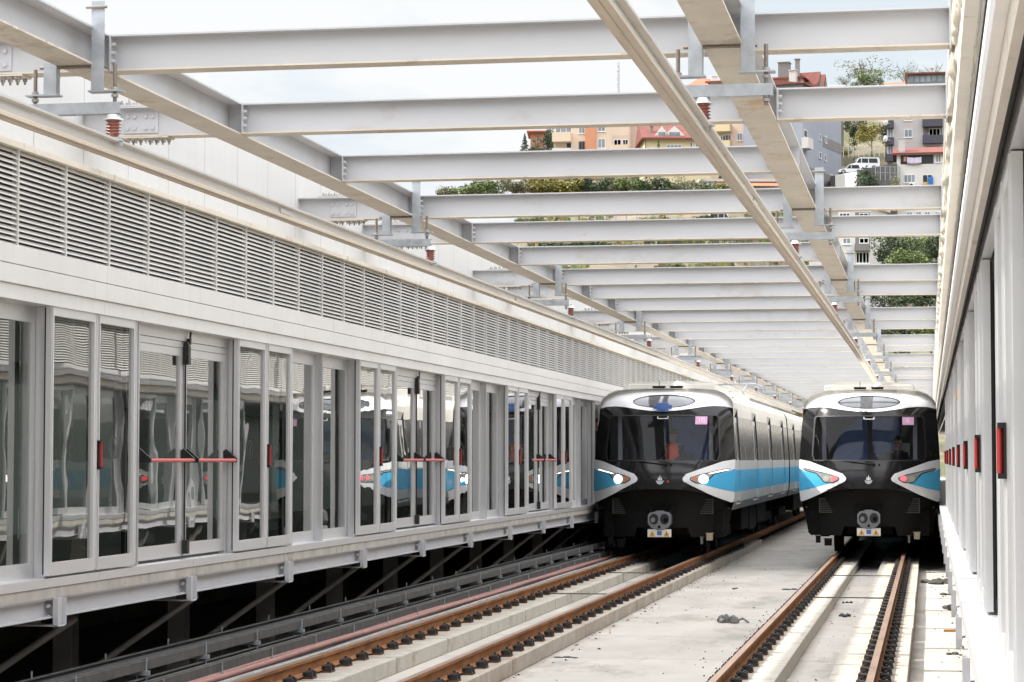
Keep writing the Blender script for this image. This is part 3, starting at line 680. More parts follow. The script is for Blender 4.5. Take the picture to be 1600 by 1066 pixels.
for i, y in enumerate(BEAMS):
    full = i % 3 != 2
    if full:
        o = BF if nf == 0 else dup(BF); nf += 1
        lab = f'{nth(nf-1)} full width white roof beam from the camera, running wall to wall with bolted splice'
    else:
        o = BS if ns == 0 else dup(BS); ns += 1
        lab = f'{nth(ns-1)} short white roof beam from the camera, spanning only between the two girders'
    o.location = (0, y, 0); tag(o, lab, 'roof beam', 'white steel roof beams')
for x, lab in ((GL, 'long white roof girder above the left track'), (GR, 'long white roof girder above the right track, rust stained underneath')):
    e = empty('roof_girder', (x, 0, 0), 0, lab, 'roof girder')
    b = MB(); prev = 2.0
    for y in BEAMS + [128.0]:
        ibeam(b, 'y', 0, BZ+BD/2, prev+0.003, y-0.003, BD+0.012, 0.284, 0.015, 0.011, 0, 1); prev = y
    b.build('girder', [M['steel_paint'], M['steel_bounce_rust']], e)
    for y in BEAMS:
        b = MB(); b.box(-0.136, -0.0065, y-0.006, y+0.006, BZ+0.012, BZ+BD-0.012); b.box(0.0065, 0.136, y-0.006, y+0.006, BZ+0.012, BZ+BD-0.012); b.build('stiffener', M['steel_paint'], e)

# ------------------------------------------------------------------ conductor rail and its hangers
CZ = 4.44
def cond(x0, dx, label):
    e = empty('conductor_rail', (0,0,0), 0, label, 'conductor rail')
    P = [(-0.045,0.095),(0.045,0.095),(0.045,0.080),(0.012,0.072),(0.012,0.020),(0.040,0.0),(0.040,-0.022),(0.012,-0.028),(0.008,-0.036),(-0.008,-0.036),(-0.012,-0.028),(-0.040,-0.022),(-0.040,0.0),(-0.012,0.020),(-0.012,0.072),(-0.045,0.080)]
    P = [(px*1.28, pz*1.12) for px, pz in P]
    ys = [4 + 2.0*k for k in range(60)]
    def X(y): return x0 + dx*math.sin((y-16)/60.0*math.pi)
    b = MB(); n = len(P)
    for k in range(len(ys)-1):
        A = [(X(ys[k])+p[0], ys[k], CZ-0.095+p[1]) for p in P]; Bq = [(X(ys[k+1])+p[0], ys[k+1], CZ-0.095+p[1]) for p in P]
        for i in range(n):
            j = (i+1) % n
            m = 1 if i in (4,5,6,7,8,9,10,11,12,13) else 0
            b.add([A[i], A[j], Bq[j], Bq[i]], [(0,1,2,3)], m)
    b.build('rail_profile', [M['cond'], M['cond_tan']], e, fix=False, merge=True)
    for y in (20.6, 32.6, 44.6, 56.6, 68.6):
        b = MB(); b.box(X(y)+0.0165, X(y)+0.024, y-0.2, y+0.2, CZ-0.07, CZ-0.028); b.box(X(y)-0.024, X(y)-0.0165, y-0.2, y+0.2, CZ-0.07, CZ-0.028)
        b.build('joint_plate', M['cond'], e)
    return X
XL = cond(-5.90, 0.10, 'overhead conductor rail of the left track, running below the louvres in view')
XR = cond(-1.545, 0.06, 'overhead conductor rail of the right track, crossing the picture steeply')
def hanger(s):
    """s = +1: insulator hangs on the right of the girder, -1: on the left"""
    e = empty('rail_hanger')
    top = BZ+BD+0.19; lo = BZ-0.20
    for sx, zt, zl in ((-1, BZ+0.012, lo-0.02), (1, top, lo)):
        if s < 0 and sx < 0: zt = BZ+BD+0.05
        x = sx*0.185; w = 0.05
        b = MB(); b.box(x-w, x+w, -0.03, -0.024, zl, zt); b.box(x-w*sx-0.003, x-w*sx+0.003, -0.0239, 0.035, zl, zt)
        b.build('hanger_post', M['galv'], e)
        b = MB(); x1 = x - 0.07*sx; x2 = x + 0.19*sx; b.box(x1, x2, -0.045, 0.055, zl-0.012, zl); b.build('foot_plate', M['galv'], e)
        b = MB(); xr = x + 0.125*sx
        b.tube((xr, 0.0, lo-0.24), (xr, 0.0, zl+0.19), 0.0155, 8); b.build('threaded_rod', M['rod'], e)
        for zz in (zl+0.012, zl-0.04, lo-0.175, lo-0.205):
            b = MB(); b.tube((xr, 0, zz-0.010), (xr, 0, zz+0.012), 0.028, 6); b.build('nut', M['bolt'], e)
    b = MB(); b.tube((-0.27, -0.012, BZ-0.02), (0.25, -0.012, BZ-0.02), 0.012, 8); b.build('clamp_rod', M['rod'], e)
    b = MB(); b.tube((0.10,-0.05,top-0.05),(0.26,-0.05,top-0.05),0.012,8); b.build('clamp_rod', M['rod'], e)
    zc = lo - 0.09
    b = MB(); b.box(-0.36, 0.36, -0.035, -0.029, zc-0.085, zc); b.box(-0.36, 0.36, -0.0289, 0.045, zc-0.085, zc-0.079); b.box(-0.36, 0.36, -0.0289, 0.045, zc-0.006, zc); b.build('cross_channel', M['galv'], e)
    return e
def insulator():
    e = empty('insulator')
    ztop = BZ-0.20-0.09-0.085; zb = CZ+0.03
    h = ztop - zb; pr = [(0.035, 0.0)]
    n = 5
    for k in range(n):
        z = 0.02 + (h*0.66)*k/n; dz = h*0.66/n
        pr += [(0.040, z), (0.056, z+dz*0.30), (0.056, z+dz*0.42), (0.040, z+dz*0.72)]
    pr += [(0.040, 0.02+h*0.66)]
    b = MB(); b.lathe((0,0,zb), pr, 18); b.build('insulator_body', M['insul'], e)
    b = MB(); b.lathe((0,0,zb), [(0.072, h*0.66+0.012), (0.072, h*0.66+0.022), (0.055, h*0.74), (0.048, h*0.97), (0.02, h)], 18); b.build('insulator_cap', M['ceramic'], e)
    b = MB(); b.box(-0.055, 0.055, -0.04, 0.04, zb-0.028, zb-0.001); b.box(-0.062, -0.046, -0.035, 0.035, zb-0.062, zb-0.0285); b.box(0.046, 0.062, -0.035, 0.035, zb-0.062, zb-0.0285); b.tube((0.04,-0.03,zb-0.02),(0.085,-0.03,zb-0.03),0.010,6); b.build('rail_clamp', M['galv'], e)
    b = MB(); b.tube((0,0,zb+h-0.002),(0,0,zb+h+0.02),0.014,6); b.build('bolt', M['bolt'], e)
    return e
HL, HR = hanger(1), hanger(-1); IN = insulator(); first = {'l':1,'r':1,'i':1}
for k in range(0, 10):
    y = 16.1 + 10.75*k
    if k >= 0:
        pass
    for sd, G, X in (('left', GL, XL), ('right', GR, XR)):
        P_ = HL if sd == 'left' else HR; kk = sd[0]
        o = P_ if first[kk] else dup(P_); first[kk] = 0
        o.location = (G, y, 0); tag(o, f'{nth(k)} galvanised hanger frame from the camera, clamped to the girder over the {sd} track', 'rail hanger', 'galvanised conductor rail hangers')
        o = IN if first['i'] else dup(IN); first['i'] = 0
        o.location = (X(y), y, 0); tag(o, f'{nth(k)} brown red ribbed insulator from the camera, above the {sd} conductor rail', 'insulator', 'ribbed conductor rail insulators')
#@@TRAINS

# ------------------------------------------------------------------ trains (local: x across, y back from the nose tip, z above the rail)
OUT = [(1.47,1.00),(1.50,1.10),(1.525,1.17),(1.545,1.39),(1.55,1.60),(1.55,1.87),(1.547,2.08),(1.53,2.40),(1.505,2.80),(1.485,3.05),(1.475,3.23),(1.46,3.36),(1.41,3.45),(1.28,3.555),(1.10,3.63),(0.80,3.655),(0.40,3.668),(0.0,3.672)]
OZ = [p[1] for p in OUT]; OX = [p[0] for p in OUT]
def wid(z): return float(np.interp(z, OZ, OX))
GZs = [0.4,1.0,1.25,1.45,1.65,1.85,2.05,2.4,2.8,3.05,3.2,3.3,3.4,3.5,3.58,3.63,3.66,3.68]
GYs = [0.14,0.10,0.03,0.0,0.015,0.055,0.115,0.255,0.425,0.545,0.635,0.72,0.84,1.02,1.24,1.46,1.68,1.9]
def front(x, z, off=0.0):
    lat = 0.80*(min(abs(x), 1.56)/1.55)**3.0
    return lat + float(np.interp(z, GZs, GYs)) - off
def patch(name, poly, mats, parent, off=0.0, holes=(), step=0.06, depth=0.0, closed=True):
    """fills a (x,z) outline, lays it on the nose surface, off = how far it stands proud"""
    pts = []; edges = []
    def ring(pl):
        s = len(pts); q = []
        for i in range(len(pl)):
            a, c = Vector(pl[i]), Vector(pl[(i+1) % len(pl)]); n = max(1, int((c-a).length/step))
            for k in range(n): q.append(a + (c-a)*(k/n))
        pts.extend(q); edges.extend([(s+i, s+(i+1) % len(q)) for i in range(len(q))]); return q
    outer = ring(poly); hs = [ring(h) for h in holes]
    x0, x1 = min(p[0] for p in poly), max(p[0] for p in poly); z0, z1 = min(p[1] for p in poly), max(p[1] for p in poly)
    def inside(p, pl):
        c = False; j = len(pl)-1
        for i in range(len(pl)):
            if (pl[i][1] > p[1]) != (pl[j][1] > p[1]) and p[0] < (pl[j][0]-pl[i][0])*(p[1]-pl[i][1])/(pl[j][1]-pl[i][1])+pl[i][0]: c = not c
            j = i
        return c
    nx_, nz_ = int((x1-x0)/step)+1, int((z1-z0)/step)+1
    for i in range(1, nx_):
        for k in range(1, nz_):
            p = (x0+(x1-x0)*i/nx_, z0+(z1-z0)*k/nz_)
            if inside(p, outer) and not any(inside(p, h) for h in hs): pts.append(Vector(p))
    vv, ee, ff, *_ = delaunay_2d_cdt([Vector(p) for p in pts], edges, [], 0, 1e-5)
    b = MB(); fs = []
    for f in ff:
        c = sum((Vector(vv[i]) for i in f), Vector((0,0)))/len(f)
        if inside(c, outer) and not any(inside(c, h) for h in hs):
            A, B, C2 = (Vector(vv[i]) for i in f[:3]); cr = (B-A).cross(C2-A)
            fs.append(tuple(f) if cr > 0 else tuple(reversed(f)))
    vs = [(p[0], front(p[0], p[1], off), p[1]) for p in vv]
    b.add(vs, fs, 0, True)
    o = b.build(name, mats, parent, fix=False)
    if depth:
        s = o.modifiers.new('solid', 'SOLIDIFY'); s.thickness = depth; s.offset = -1
    return o
def mirror(pl): return [(-x, z) for x, z in pl][::-1]
def ell(cx, cz, a, b_, n=32): return [(cx+a*math.cos(2*math.pi*k/n), cz+b_*math.sin(2*math.pi*k/n)) for k in range(n)]
CAP_EDGE = [(-1.475,3.225),(-1.30,3.262),(-1.08,3.268),(-0.85,3.245),(-0.55,3.195),(-0.28,3.160),(0,3.150),(0.28,3.160),(0.55,3.195),(0.85,3.245),(1.08,3.268),(1.30,3.262),(1.475,3.225)]
LOWER = [(-1.522,1.165),(-1.30,1.265),(-1.0,1.365),(-0.6,1.435),(-0.3,1.458),(0,1.462),(0.3,1.458),(0.6,1.435),(1.0,1.365),(1.30,1.265),(1.522,1.165)]
WIN = [(-1.20,2.075),(1.20,2.075),(1.245,2.2),(1.20,3.00),(1.17,3.06),(-1.17,3.06),(-1.20,3.00),(-1.245,2.2)]
WEDGE = [(1.5465,2.10),(1.30,2.055),(1.0,1.945),(0.56,1.785),(0.49,1.70),(0.488,1.655),(0.52,1.615),(1.05,1.345),(1.30,1.235),(1.48,1.165),(1.524,1.18),(1.545,1.39),(1.55,1.60),(1.55,1.87)]
BLUE = [(1.5495,1.905),(1.44,1.84),(1.17,1.79),(1.03,1.67),(0.95,1.595),(0.87,1.565),(1.0,1.535),(1.25,1.46),(1.5455,1.395),(1.55,1.60)]
LAMP = [(1.47,1.895),(1.40,1.905),(1.10,1.835),(0.80,1.765),(0.66,1.715),(0.635,1.68),(0.66,1.64),(0.76,1.585),(0.90,1.575),(0.99,1.60),(1.06,1.685),(1.16,1.785),(1.42,1.850)]
LAMP_IN = [(1.45,1.885),(1.40,1.890),(1.10,1.820),(0.80,1.750),(0.675,1.705),(0.655,1.68),(0.675,1.652),(0.77,1.60),(0.89,1.59),(0.975,1.612),(1.04,1.69),(1.145,1.80),(1.42,1.866)]
CARL = 20.45

def person(name, label, loc, rz, vest, cat_group=None, stand=False):
    """a seated (or standing) figure: one skinned body, hair and vest as parts"""
    e = empty(name, loc, rz, label, 'person')
    V, E_, Rr = [], [], []
    def n(co, r, par=None):
        V.append(co); Rr.append(r)
        if par is not None: E_.append((par, len(V)-1))
        return len(V)-1
    pel = n((0,0,0.92), 0.13); ab = n((0,-0.01,1.08), 0.125, pel); ch = n((0,-0.02,1.28), 0.15, ab); nk = n((0,-0.01,1.44), 0.065, ch); nk2 = n((0,-0.02,1.50), 0.052, nk)
    jaw = n((0,-0.045,1.56), 0.066, nk2); hd = n((0,-0.03,1.645), 0.092, jaw); crown = n((0,-0.015,1.715), 0.07, hd)
    nose = n((0,-0.128,1.615), 0.014, jaw)
    for s in (-1, 1):
        sh = n((s*0.17,-0.01,1.40), 0.065, ch)
        if stand: el = n((s*0.24,0.03,1.12), 0.045, sh); wr = n((s*0.23,-0.10,0.90), 0.028, el); pm = n((s*0.22,-0.14,0.83), 0.033, wr)
        else: el = n((s*0.25,-0.05,1.13), 0.045, sh); wr = n((s*0.17,-0.30,1.08), 0.028, el); pm = n((s*0.16,-0.38,1.07), 0.033, wr)
        pv = Vector(V[pm]); d = (pv-Vector(V[wr])).normalized()
        for k, (off, ln) in enumerate(((-0.03,0.06),(-0.01,0.07),(0.01,0.075),(0.03,0.06))):
            a = n(tuple(pv + Vector((off,0,0)) + d*0.035), 0.010, pm); a2 = n(tuple(pv + Vector((off,0,-0.01)) + d*(0.035+ln*0.5)), 0.009, a); n(tuple(pv + Vector((off,0,-0.03)) + d*(0.03+ln)), 0.008, a2)
        th = n(tuple(Vector(V[wr]) + d*0.03 + Vector((-s*0.035,0,0.01))), 0.011, wr); n(tuple(Vector(V[wr]) + d*0.075 + Vector((-s*0.05,0,0.005))), 0.009, th)
        ear = n((s*0.095,-0.02,1.63), 0.018, hd)
        if stand: hp_ = n((s*0.09,0,0.86), 0.095, pel); kn = n((s*0.10,-0.02,0.48), 0.062, hp_); an = n((s*0.10,0.02,0.09), 0.042, kn); n((s*0.11,-0.15,0.04), 0.036, an)
        else: hp_ = n((s*0.10,-0.05,0.88), 0.095, pel); kn = n((s*0.13,-0.45,0.90), 0.066, hp_); an = n((s*0.13,-0.42,0.50), 0.042, kn); n((s*0.14,-0.58,0.45), 0.036, an)
    me = bpy.data.meshes.new('body'); me.from_pydata(V, E_, []); o = bpy.data.objects.new('body', me); COL.objects.link(o); o.parent = e
    sk = o.modifiers.new('skin', 'SKIN'); sk.use_smooth_shade = True
    for i, v in enumerate(me.skin_vertices[0].data): v.radius = (Rr[i], Rr[i]); v.use_root = (i == 0)
    ss = o.modifiers.new('sub', 'SUBSURF'); ss.levels = ss.render_levels = 1
    me.materials.append(M['skin'])
    b = MB(); b.lathe((0,0.0,0), [(0.165,0.90),(0.17,1.0),(0.162,1.12),(0.182,1.28),(0.19,1.36),(0.13,1.43),(0.075,1.46)], 16); v = b.build('vest' if vest else 'jacket', M['orange'] if vest else M['cloth'], e); v.scale = (1.08, 0.86, 1)
    b = MB(); b.lathe((0,-0.01,0), [(0.098,1.66),(0.104,1.70),(0.088,1.745),(0.045,1.77),(0.0,1.775)], 14); b.build('hair', M['hair'], e)
    b = MB()
    for s in (-1,1):
        for p_, q, r1, r2 in (((s*0.17,-0.01,1.40),(s*0.25,-0.05 if not stand else 0.03,1.13),0.078,0.056),):
            b.tube(p_, q, r1, 10, r2)
        if not stand: b.tube((s*0.25,-0.05,1.13),(s*0.175,-0.28,1.085),0.056,10,0.038); b.tube((s*0.10,-0.03,0.89),(s*0.13,-0.46,0.905),0.11,10,0.078); b.tube((s*0.13,-0.455,0.90),(s*0.13,-0.42,0.53),0.075,10,0.055)
        else: b.tube((s*0.24,0.03,1.12),(s*0.23,-0.09,0.92),0.056,10,0.038); b.tube((s*0.09,0,0.92),(s*0.10,-0.02,0.48),0.11,10,0.08); b.tube((s*0.10,-0.02,0.48),(s*0.10,0.02,0.10),0.08,10,0.06)
    b.build('trousers_and_sleeves', M['cloth'], e)
    return e

def train(loc, label, lit, number):
    T = empty('metro_train', loc, 0, label, 'train')
    # --- nose: one continuous black mask with a window opening, painted panels laid on it
    sideL = [(-wid(z), z) for z in (1.39,1.60,1.87,2.08,2.40,2.80,3.05)][::-1]
    sideR = [(wid(z), z) for z in (1.39,1.60,1.87,2.08,2.40,2.80,3.05)]
    mask = LOWER + sideR + CAP_EDGE[::-1] + sideL
    patch('nose_mask', mask, M['train_black'], T, 0.0, [WIN])
    cap = CAP_EDGE + [(x, z) for x, z in OUT if z > 3.3] + [(-x, z) for x, z in OUT[:-1][::-1] if z > 3.3]
    DEST = ell(0, 3.372, 0.67, 0.138)
    patch('roof_cap', cap, M['train_white'], T, 0.012, [DEST], step=0.05)
    patch('destination_window', ell(0, 3.372, 0.668, 0.137), M['dest_glass'], T, 0.0, step=0.04)
    rim = ell(0, 3.372, 0.690, 0.152); patch('window_rim', rim, M['train_black'], T, 0.016, [ell(0, 3.372, 0.665, 0.135)], step=0.04)
    g = patch('windshield', WIN, M['windshield'], T, -0.006)
    rimw = [(x*1.012, 2.57+(z-2.57)*1.02) for x, z in WIN]
    patch('window_gasket', rimw, M['rubber'], T, 0.004, [[(x*0.985, 2.57+(z-2.57)*0.975) for x, z in WIN]])
    for s in (1, -1):
        f = (lambda p: p) if s == 1 else mirror
        w = patch('nose_panel', f(WEDGE), M['train_white'], T, 0.006)
        patch('blue_panel', f(BLUE), M['train_blue'], w, 0.010, step=0.05)
        h = patch('headlight', f(LAMP), M['train_black'], T, 0.014, step=0.04)
        patch('lamp_housing', f(LAMP_IN), M['lamp_house'], h, 0.018, step=0.04)
        patch('main_lamp', f(ell(0.93, 1.672, 0.088 if lit else 0.072, 0.088 if lit else 0.066, 20)), M['lamp_white'] if lit else M['lamp_off'], h, 0.026, step=0.03)
        patch('marker_lamp', f(ell(0.755, 1.684, 0.062, 0.056, 18)), M['lamp_amber'] if lit else M['lamp_red'], h, 0.026, step=0.03)
        if lit: patch('light_strip', f([(1.445,1.883),(1.40,1.888),(1.10,1.815),(1.02,1.79),(1.10,1.795),(1.42,1.868)]), M['lamp_strip'], h, 0.024, step=0.04)
    # emblem: domes and spires over a bowl of waves
    E0 = 1.655
    b = MB()
    def plate(pl, o_=0.006):
        b.add([(x, front(x, E0+z, o_), E0+z) for x, z in pl], [tuple(range(len(pl)))])
    for k in (-1, 0, 1):
        cx = k*0.032; plate([(cx-0.011, -0.01), (cx+0.011, -0.01), (cx+0.009, 0.035+0.03*(k == 0)), (cx, 0.065+0.04*(k == 0)), (cx-0.009, 0.035+0.03*(k == 0))])
    for r0, r1, z0 in ((0.075,0.062,-0.02),(0.055,0.042,-0.02)):
        for q in range(10):
            a0, a1 = math.pi+q*math.pi/10, math.pi+(q+1)*math.pi/10
            plate([(r0*math.cos(a0), z0+r0*math.sin(a0)*0.95), (r0*math.cos(a1), z0+r0*math.sin(a1)*0.95), (r1*math.cos(a1), z0+r1*math.sin(a1)*0.95), (r1*math.cos(a0), z0+r1*math.sin(a0)*0.95)])
    plate([(-0.030,-0.024),(0.030,-0.024),(0.022,-0.048),(-0.022,-0.048)]); plate([(-0.085,-0.012),(-0.06,-0.012),(-0.06,-0.022),(-0.080,-0.022)]); plate([(0.06,-0.012),(0.085,-0.012),(0.080,-0.022),(0.06,-0.022)])
    b.build('emblem', M['emblem'], T)
    if lit: patch('red_mark', ell(0.175, 1.625, 0.03, 0.028, 10), M['red'], T, 0.004, step=0.05)
    # wiper, its pivot and the mirror strip at the top of the windscreen
    def sp(x, z, o_=0.03): return (x, front(x, z, o_), z)
    b = MB(); b.tube(sp(0.12,1.985), sp(-0.35,2.045), 0.012, 6); b.tube(sp(-0.35,2.045), sp(-0.98,2.075), 0.010, 6); b.tube(sp(0.12,1.985,0.045), sp(0.12,1.985,0.0), 0.03, 10); b.tube(sp(0.23,1.985,0.035), sp(0.23,1.985,0.0), 0.02, 8)
    b.build('wiper', M['valance'], T)
    b = MB(); q = [(-0.10,3.035),(-0.10,2.985),(0.12,2.985),(0.12,3.035)]
    for i in range(3): b.tube(sp(*q[i],0.004), sp(*q[i+1],0.004), 0.010, 6)
    b.build('bracket_strip', M['sign_white'], T)
    if lit:
        b = MB(); z = 3.235; b.box(-0.13, 0.13, front(0,z)-0.10, front(0,z)-0.02, z-0.10, z+0.10); b.box(-0.20,0.20, front(0,z)-0.06, front(0,z)-0.03, z-0.03, z+0.055); b.tube((0,front(0,z)-0.10,z),(0,front(0,z)-0.14,z),0.05,12)
        b.build('blue_camera_box', M['sign_blue'], T, bevel=0.01)
    # number card behind the glass
    cz = 2.955 if True else 0; cx = 0.86 if not lit else 0.84
    b = MB(); y = front(cx, cz) + 0.004
    pts = [(cx-0.125,2.86),(cx+0.125,2.86),(cx+0.125,3.035),(cx-0.125,3.035)]
    b.add([(x, front(x, z, 0.004), z) for x, z in pts] + [(x, front(x, z, 0.001), z) for x, z in pts], [(0,1,2,3),(7,6,5,4),(0,4,5,1),(1,5,6,2),(2,6,7,3),(3,7,4,0)]); card = b.build('number_card', M['pink'], T)
    cu = bpy.data.curves.new('number', 'FONT'); cu.body = number; cu.size = 0.17; cu.align_x = 'CENTER'; cu.align_y = 'CENTER'; cu.extrude = 0.001; cu.materials.append(M['pink_light'])
    t0 = bpy.data.objects.new('number', cu); COL.objects.link(t0); bpy.context.view_layer.update(); me = bpy.data.meshes.new_from_object(t0.evaluated_get(bpy.context.evaluated_depsgraph_get())); bpy.data.objects.remove(t0)
    t = bpy.data.objects.new('number', me); COL.objects.link(t); t.parent = card
    dz = 0.14; sl_ = math.atan2(front(cx, 3.03)-front(cx, 2.87), 0.16); ay = math.atan2(front(cx+0.1, cz-0.01)-front(cx-0.1, cz-0.01), 0.2)
    t.location = (cx, front(cx, 2.948, 0.008), 2.948); t.rotation_euler = (math.pi/2 - sl_, 0, ay)
    # --- valance, grilles, coupler
    b = MB()
    low = [(-1.36,0.46),(-1.30,0.42),(-0.62,0.42),(-0.55,0.62),(0.55,0.62),(0.62,0.42),(1.30,0.42),(1.36,0.46),(1.45,0.95),(1.50,1.12)]
    up = LOWER[::-1]
    pl = low + [(x, z-0.002) for x, z in up] + [(-1.50,1.12),(-1.45,0.95)]
    v = patch('valance', pl, M['valance'], T, -0.30, step=0.10)
    b = MB(); n = len(LOWER)
    A = [(x, front(x, z), z) for x, z in LOWER]; B2 = [(x*0.985, front(x, z)+0.32, z-0.03) for x, z in LOWER]
    b.add(A + B2, [(i, i+1, n+i+1, n+i) for i in range(n-1)], smooth=True); b.build('nose_lip', M['train_black'], T, fix=False)
    for s in (-1, 1):
        b = MB(); cx0, cz0 = s*0.93, 1.085; yv = front(cx0, cz0)+0.27
        b.box(cx0-0.17, cx0+0.17, yv, yv+0.03, cz0-0.165, cz0-0.145); b.box(cx0-0.17, cx0+0.17, yv, yv+0.03, cz0+0.145, cz0+0.165); b.box(cx0-0.17, cx0-0.15, yv, yv+0.03, cz0-0.145, cz0+0.145); b.box(cx0+0.15, cx0+0.17, yv, yv+0.03, cz0-0.145, cz0+0.145)
        for k in range(7): b.box(cx0-0.15, cx0+0.15, yv+0.004, yv+0.03, cz0-0.125+k*0.04, cz0-0.108+k*0.04)
        b.build('grille', M['grille'], T)
    c = MB(); yc = -0.12
    oc = [(-0.17,-0.17),(-0.05,-0.215),(0.05,-0.215),(0.17,-0.17),(0.245,-0.08),(0.245,0.10),(0.20,0.155),(0.10,0.175),(0.07,0.195),(-0.07,0.195),(-0.10,0.175),(-0.20,0.155),(-0.245,0.10),(-0.245,-0.08)]
    c.prism([(x, z+0.80) for x, z in oc], 'y', yc, yc+0.30); cp = c.build('coupler', M['coupler'], T, bevel=0.012)
    for s in (-1, 1):
        c = MB(); c.prism([(s*0.115+x, 0.82+z) for x, z in ell(0,0,0.098,0.115,20)], 'y', yc-0.008, yc-0.001); 
        o = c.build('coupler_pocket', M['black'], cp)
        c = MB(); c.prism([(s*0.115+x, 0.82+z) for x, z in (ell(-0.02 if s<0 else 0.02,-0.02,0.045,0.055,14))], 'y', yc-0.03, yc-0.009); c.build('coupler_cone' , M['train_skirt' if s < 0 else 'under'], cp)
    c = MB(); c.tube((0,yc+0.30,0.80),(0,1.6,0.80),0.10,12); c.tube((0,yc-0.03,0.655),(0,yc+0.02,0.655),0.03,8); c.build('coupler_shank', M['under'], cp)
    for s in (-1, 1):
        c = MB(); c.tube((s*0.2,yc+0.25,0.95),(s*0.27,0.3,1.10),0.03,8); c.build('coupler_arm', M['valance'], cp)
    c = MB(); c.box(-0.255, 0.255, yc+0.02, yc+0.035, 0.435, 0.60); sg = c.build('warning_plate', M['sign_white'], T)
    for x in (-0.155, 0.155):
        c = MB(); c.prism([(x-0.065,0.455),(x+0.065,0.455),(x,0.575)], 'y', yc+0.012, yc+0.019); o = c.build('warning_triangle', M['sign_yellow'], sg)
        c = MB(); c.prism([(x-0.010,0.475),(x+0.012,0.475),(x-0.004,0.505),(x+0.012,0.505),(x-0.006,0.545),(x-0.002,0.512),(x-0.016,0.512)], 'y', yc+0.007, yc+0.0115); c.build('warning_symbol', M['black'], sg)
    c = MB(); c.box(-0.05, 0.05, yc+0.012, yc+0.019, 0.475, 0.56); c.build('blue_square', M['sign_blue'], sg)
    c = MB(); c.box(-0.24, 0.24, yc+0.03, yc+0.06, 0.59, 0.61); c.build('plate_bracket', M['black'], sg)
    for x, zz, w_, m_ in ((1.03,0.42,0.13,'box_beige'),(0.86,0.34,0.05,'tray'),(-1.12,0.33,0.10,'under'),(-0.9,0.27,0.16,'under')):
        c = MB(); c.box(x-w_/2, x+w_/2, 0.35, 0.5, zz-0.07, zz+0.07); c.box(x-w_/2-0.02, x+w_/2+0.02, 0.36, 0.49, zz+0.071, zz+0.09); c.build('front_fitting', M[m_], T, bevel=0.008)
    # --- car bodies
    def zone(z, y, door):
        if z < 1.17: return 3
        if z < 1.39: return 1
        if z < 1.87: return 2
        if z < 2.08: return 1
        if z < 3.05: return 4
        if z < 3.36: return 5
        return 6
    MS = [M['train_black'], M['train_silver'], M['side_blue'], M['train_skirt'], M['side_glass'], M['train_roof'], M['train_roof'], M['rubber']]
    half = OUT; ring = [(-x, z) for x, z in half] + [(x, z) for x, z in half[:-1][::-1]]
    def car(y0, y1, doors, nose, parent, name):
        st = []   # (y or None for the nose ring, inset)
        if nose: st.append((None, 0)); st.append((1.25, 0))
        else: st.append((y0, 0))
        for a, c_ in doors: st += [(a, 0), (a, 1), (c_, 1), (c_, 0)]
        st.append((y1, 0))
        b = MB(); n = len(ring)
        def P(y, ins):
            r = []
            for x, z in ring:
                xx = x
                if ins and 1.16 < z < 3.06: xx = x - math.copysign(0.075, x)
                if y is None: yy = front(x, z, 0.0) 
                else: yy = y
                r.append((xx, yy, z))
            return r
        for k in range(len(st)-1):
            A, C_ = P(*st[k]), P(*st[k+1])
            jamb = st[k][0] == st[k+1][0]
            for i in range(n-1):
                z = 0.5*(ring[i][1]+ring[i+1][1]); m_ = zone(z, 0, False)
                if jamb: m_ = 7 if z > 2.08 else m_
                elif nose and k == 0 and 2.08 < z < 3.23: m_ = 0
                elif st[k][1] and st[k+1][1]: m_ = m_
                b.add([A[i], A[i+1], C_[i+1], C_[i]], [(0,1,2,3)], m_, not jamb)
        # underside and ends
        b.box(-1.44, 1.44, (1.6 if nose else y0+0.01), y1-0.01, 0.98, 1.01, 7)
        for yy in ([y1] if nose else [y0, y1]): b.add(P(yy, 0), [tuple(range(n))], 0)
        o = b.build(name, MS, parent, fix=False)
        for a, c_ in doors:
            for s in (-1, 1):
                d = MB()
                for (za, zb, mi) in ((1.19,1.39,1),(1.39,1.87,2),(1.87,2.08,1),(2.08,3.03,1)):
                    xa, xb = wid(za)-0.030, wid(zb)-0.030
                    for (p, q) in ((a+0.01, (a+c_)/2-0.006), ((a+c_)/2+0.006, c_-0.05)):
                        d.add([(s*xa,p,za),(s*xa,q,za),(s*xb,q,zb),(s*xb,p,zb),(s*(xa-0.035),p,za),(s*(xa-0.035),q,za),(s*(xb-0.035),q,zb),(s*(xb-0.035),p,zb)], [(0,1,2,3),(7,6,5,4),(0,4,5,1),(1,5,6,2),(2,6,7,3),(3,7,4,0)], mi)
                dd = d.build('door', MS, parent)
                d = MB()
                for (p, q) in ((a+0.10, (a+c_)/2-0.08), ((a+c_)/2+0.08, c_-0.14)):
                    za, zb = 2.10, 2.92; xa, xb = wid(za)-0.029, wid(zb)-0.029
                    d.add([(s*xa,p,za),(s*xa,q,za),(s*xb,q,zb),(s*xb,p,zb),(s*(xa-0.008),p,za),(s*(xa-0.008),q,za),(s*(xb-0.008),q,zb),(s*(xb-0.008),p,zb)], [(0,1,2,3),(7,6,5,4),(0,4,5,1),(1,5,6,2),(2,6,7,3),(3,7,4,0)], 0)
                d.build('door_window', M['side_glass'], dd)
                d = MB(); d.box(s*1.528, s*1.556, c_-0.015, c_+0.06, 1.20, 1.215); d.box(s*1.525, s*1.55, a-0.06, c_+0.08, 1.115, 1.13); d.build('door_step', M['train_silver'], parent)
        return o
    def doors(y0, first): return [(first+5.4*k-1.30, first+5.4*k) for k in range(4)]
    D1 = [(7.9-1.3+5.4*k-5.4, 7.9+5.4*k-5.4) for k in range(4)]
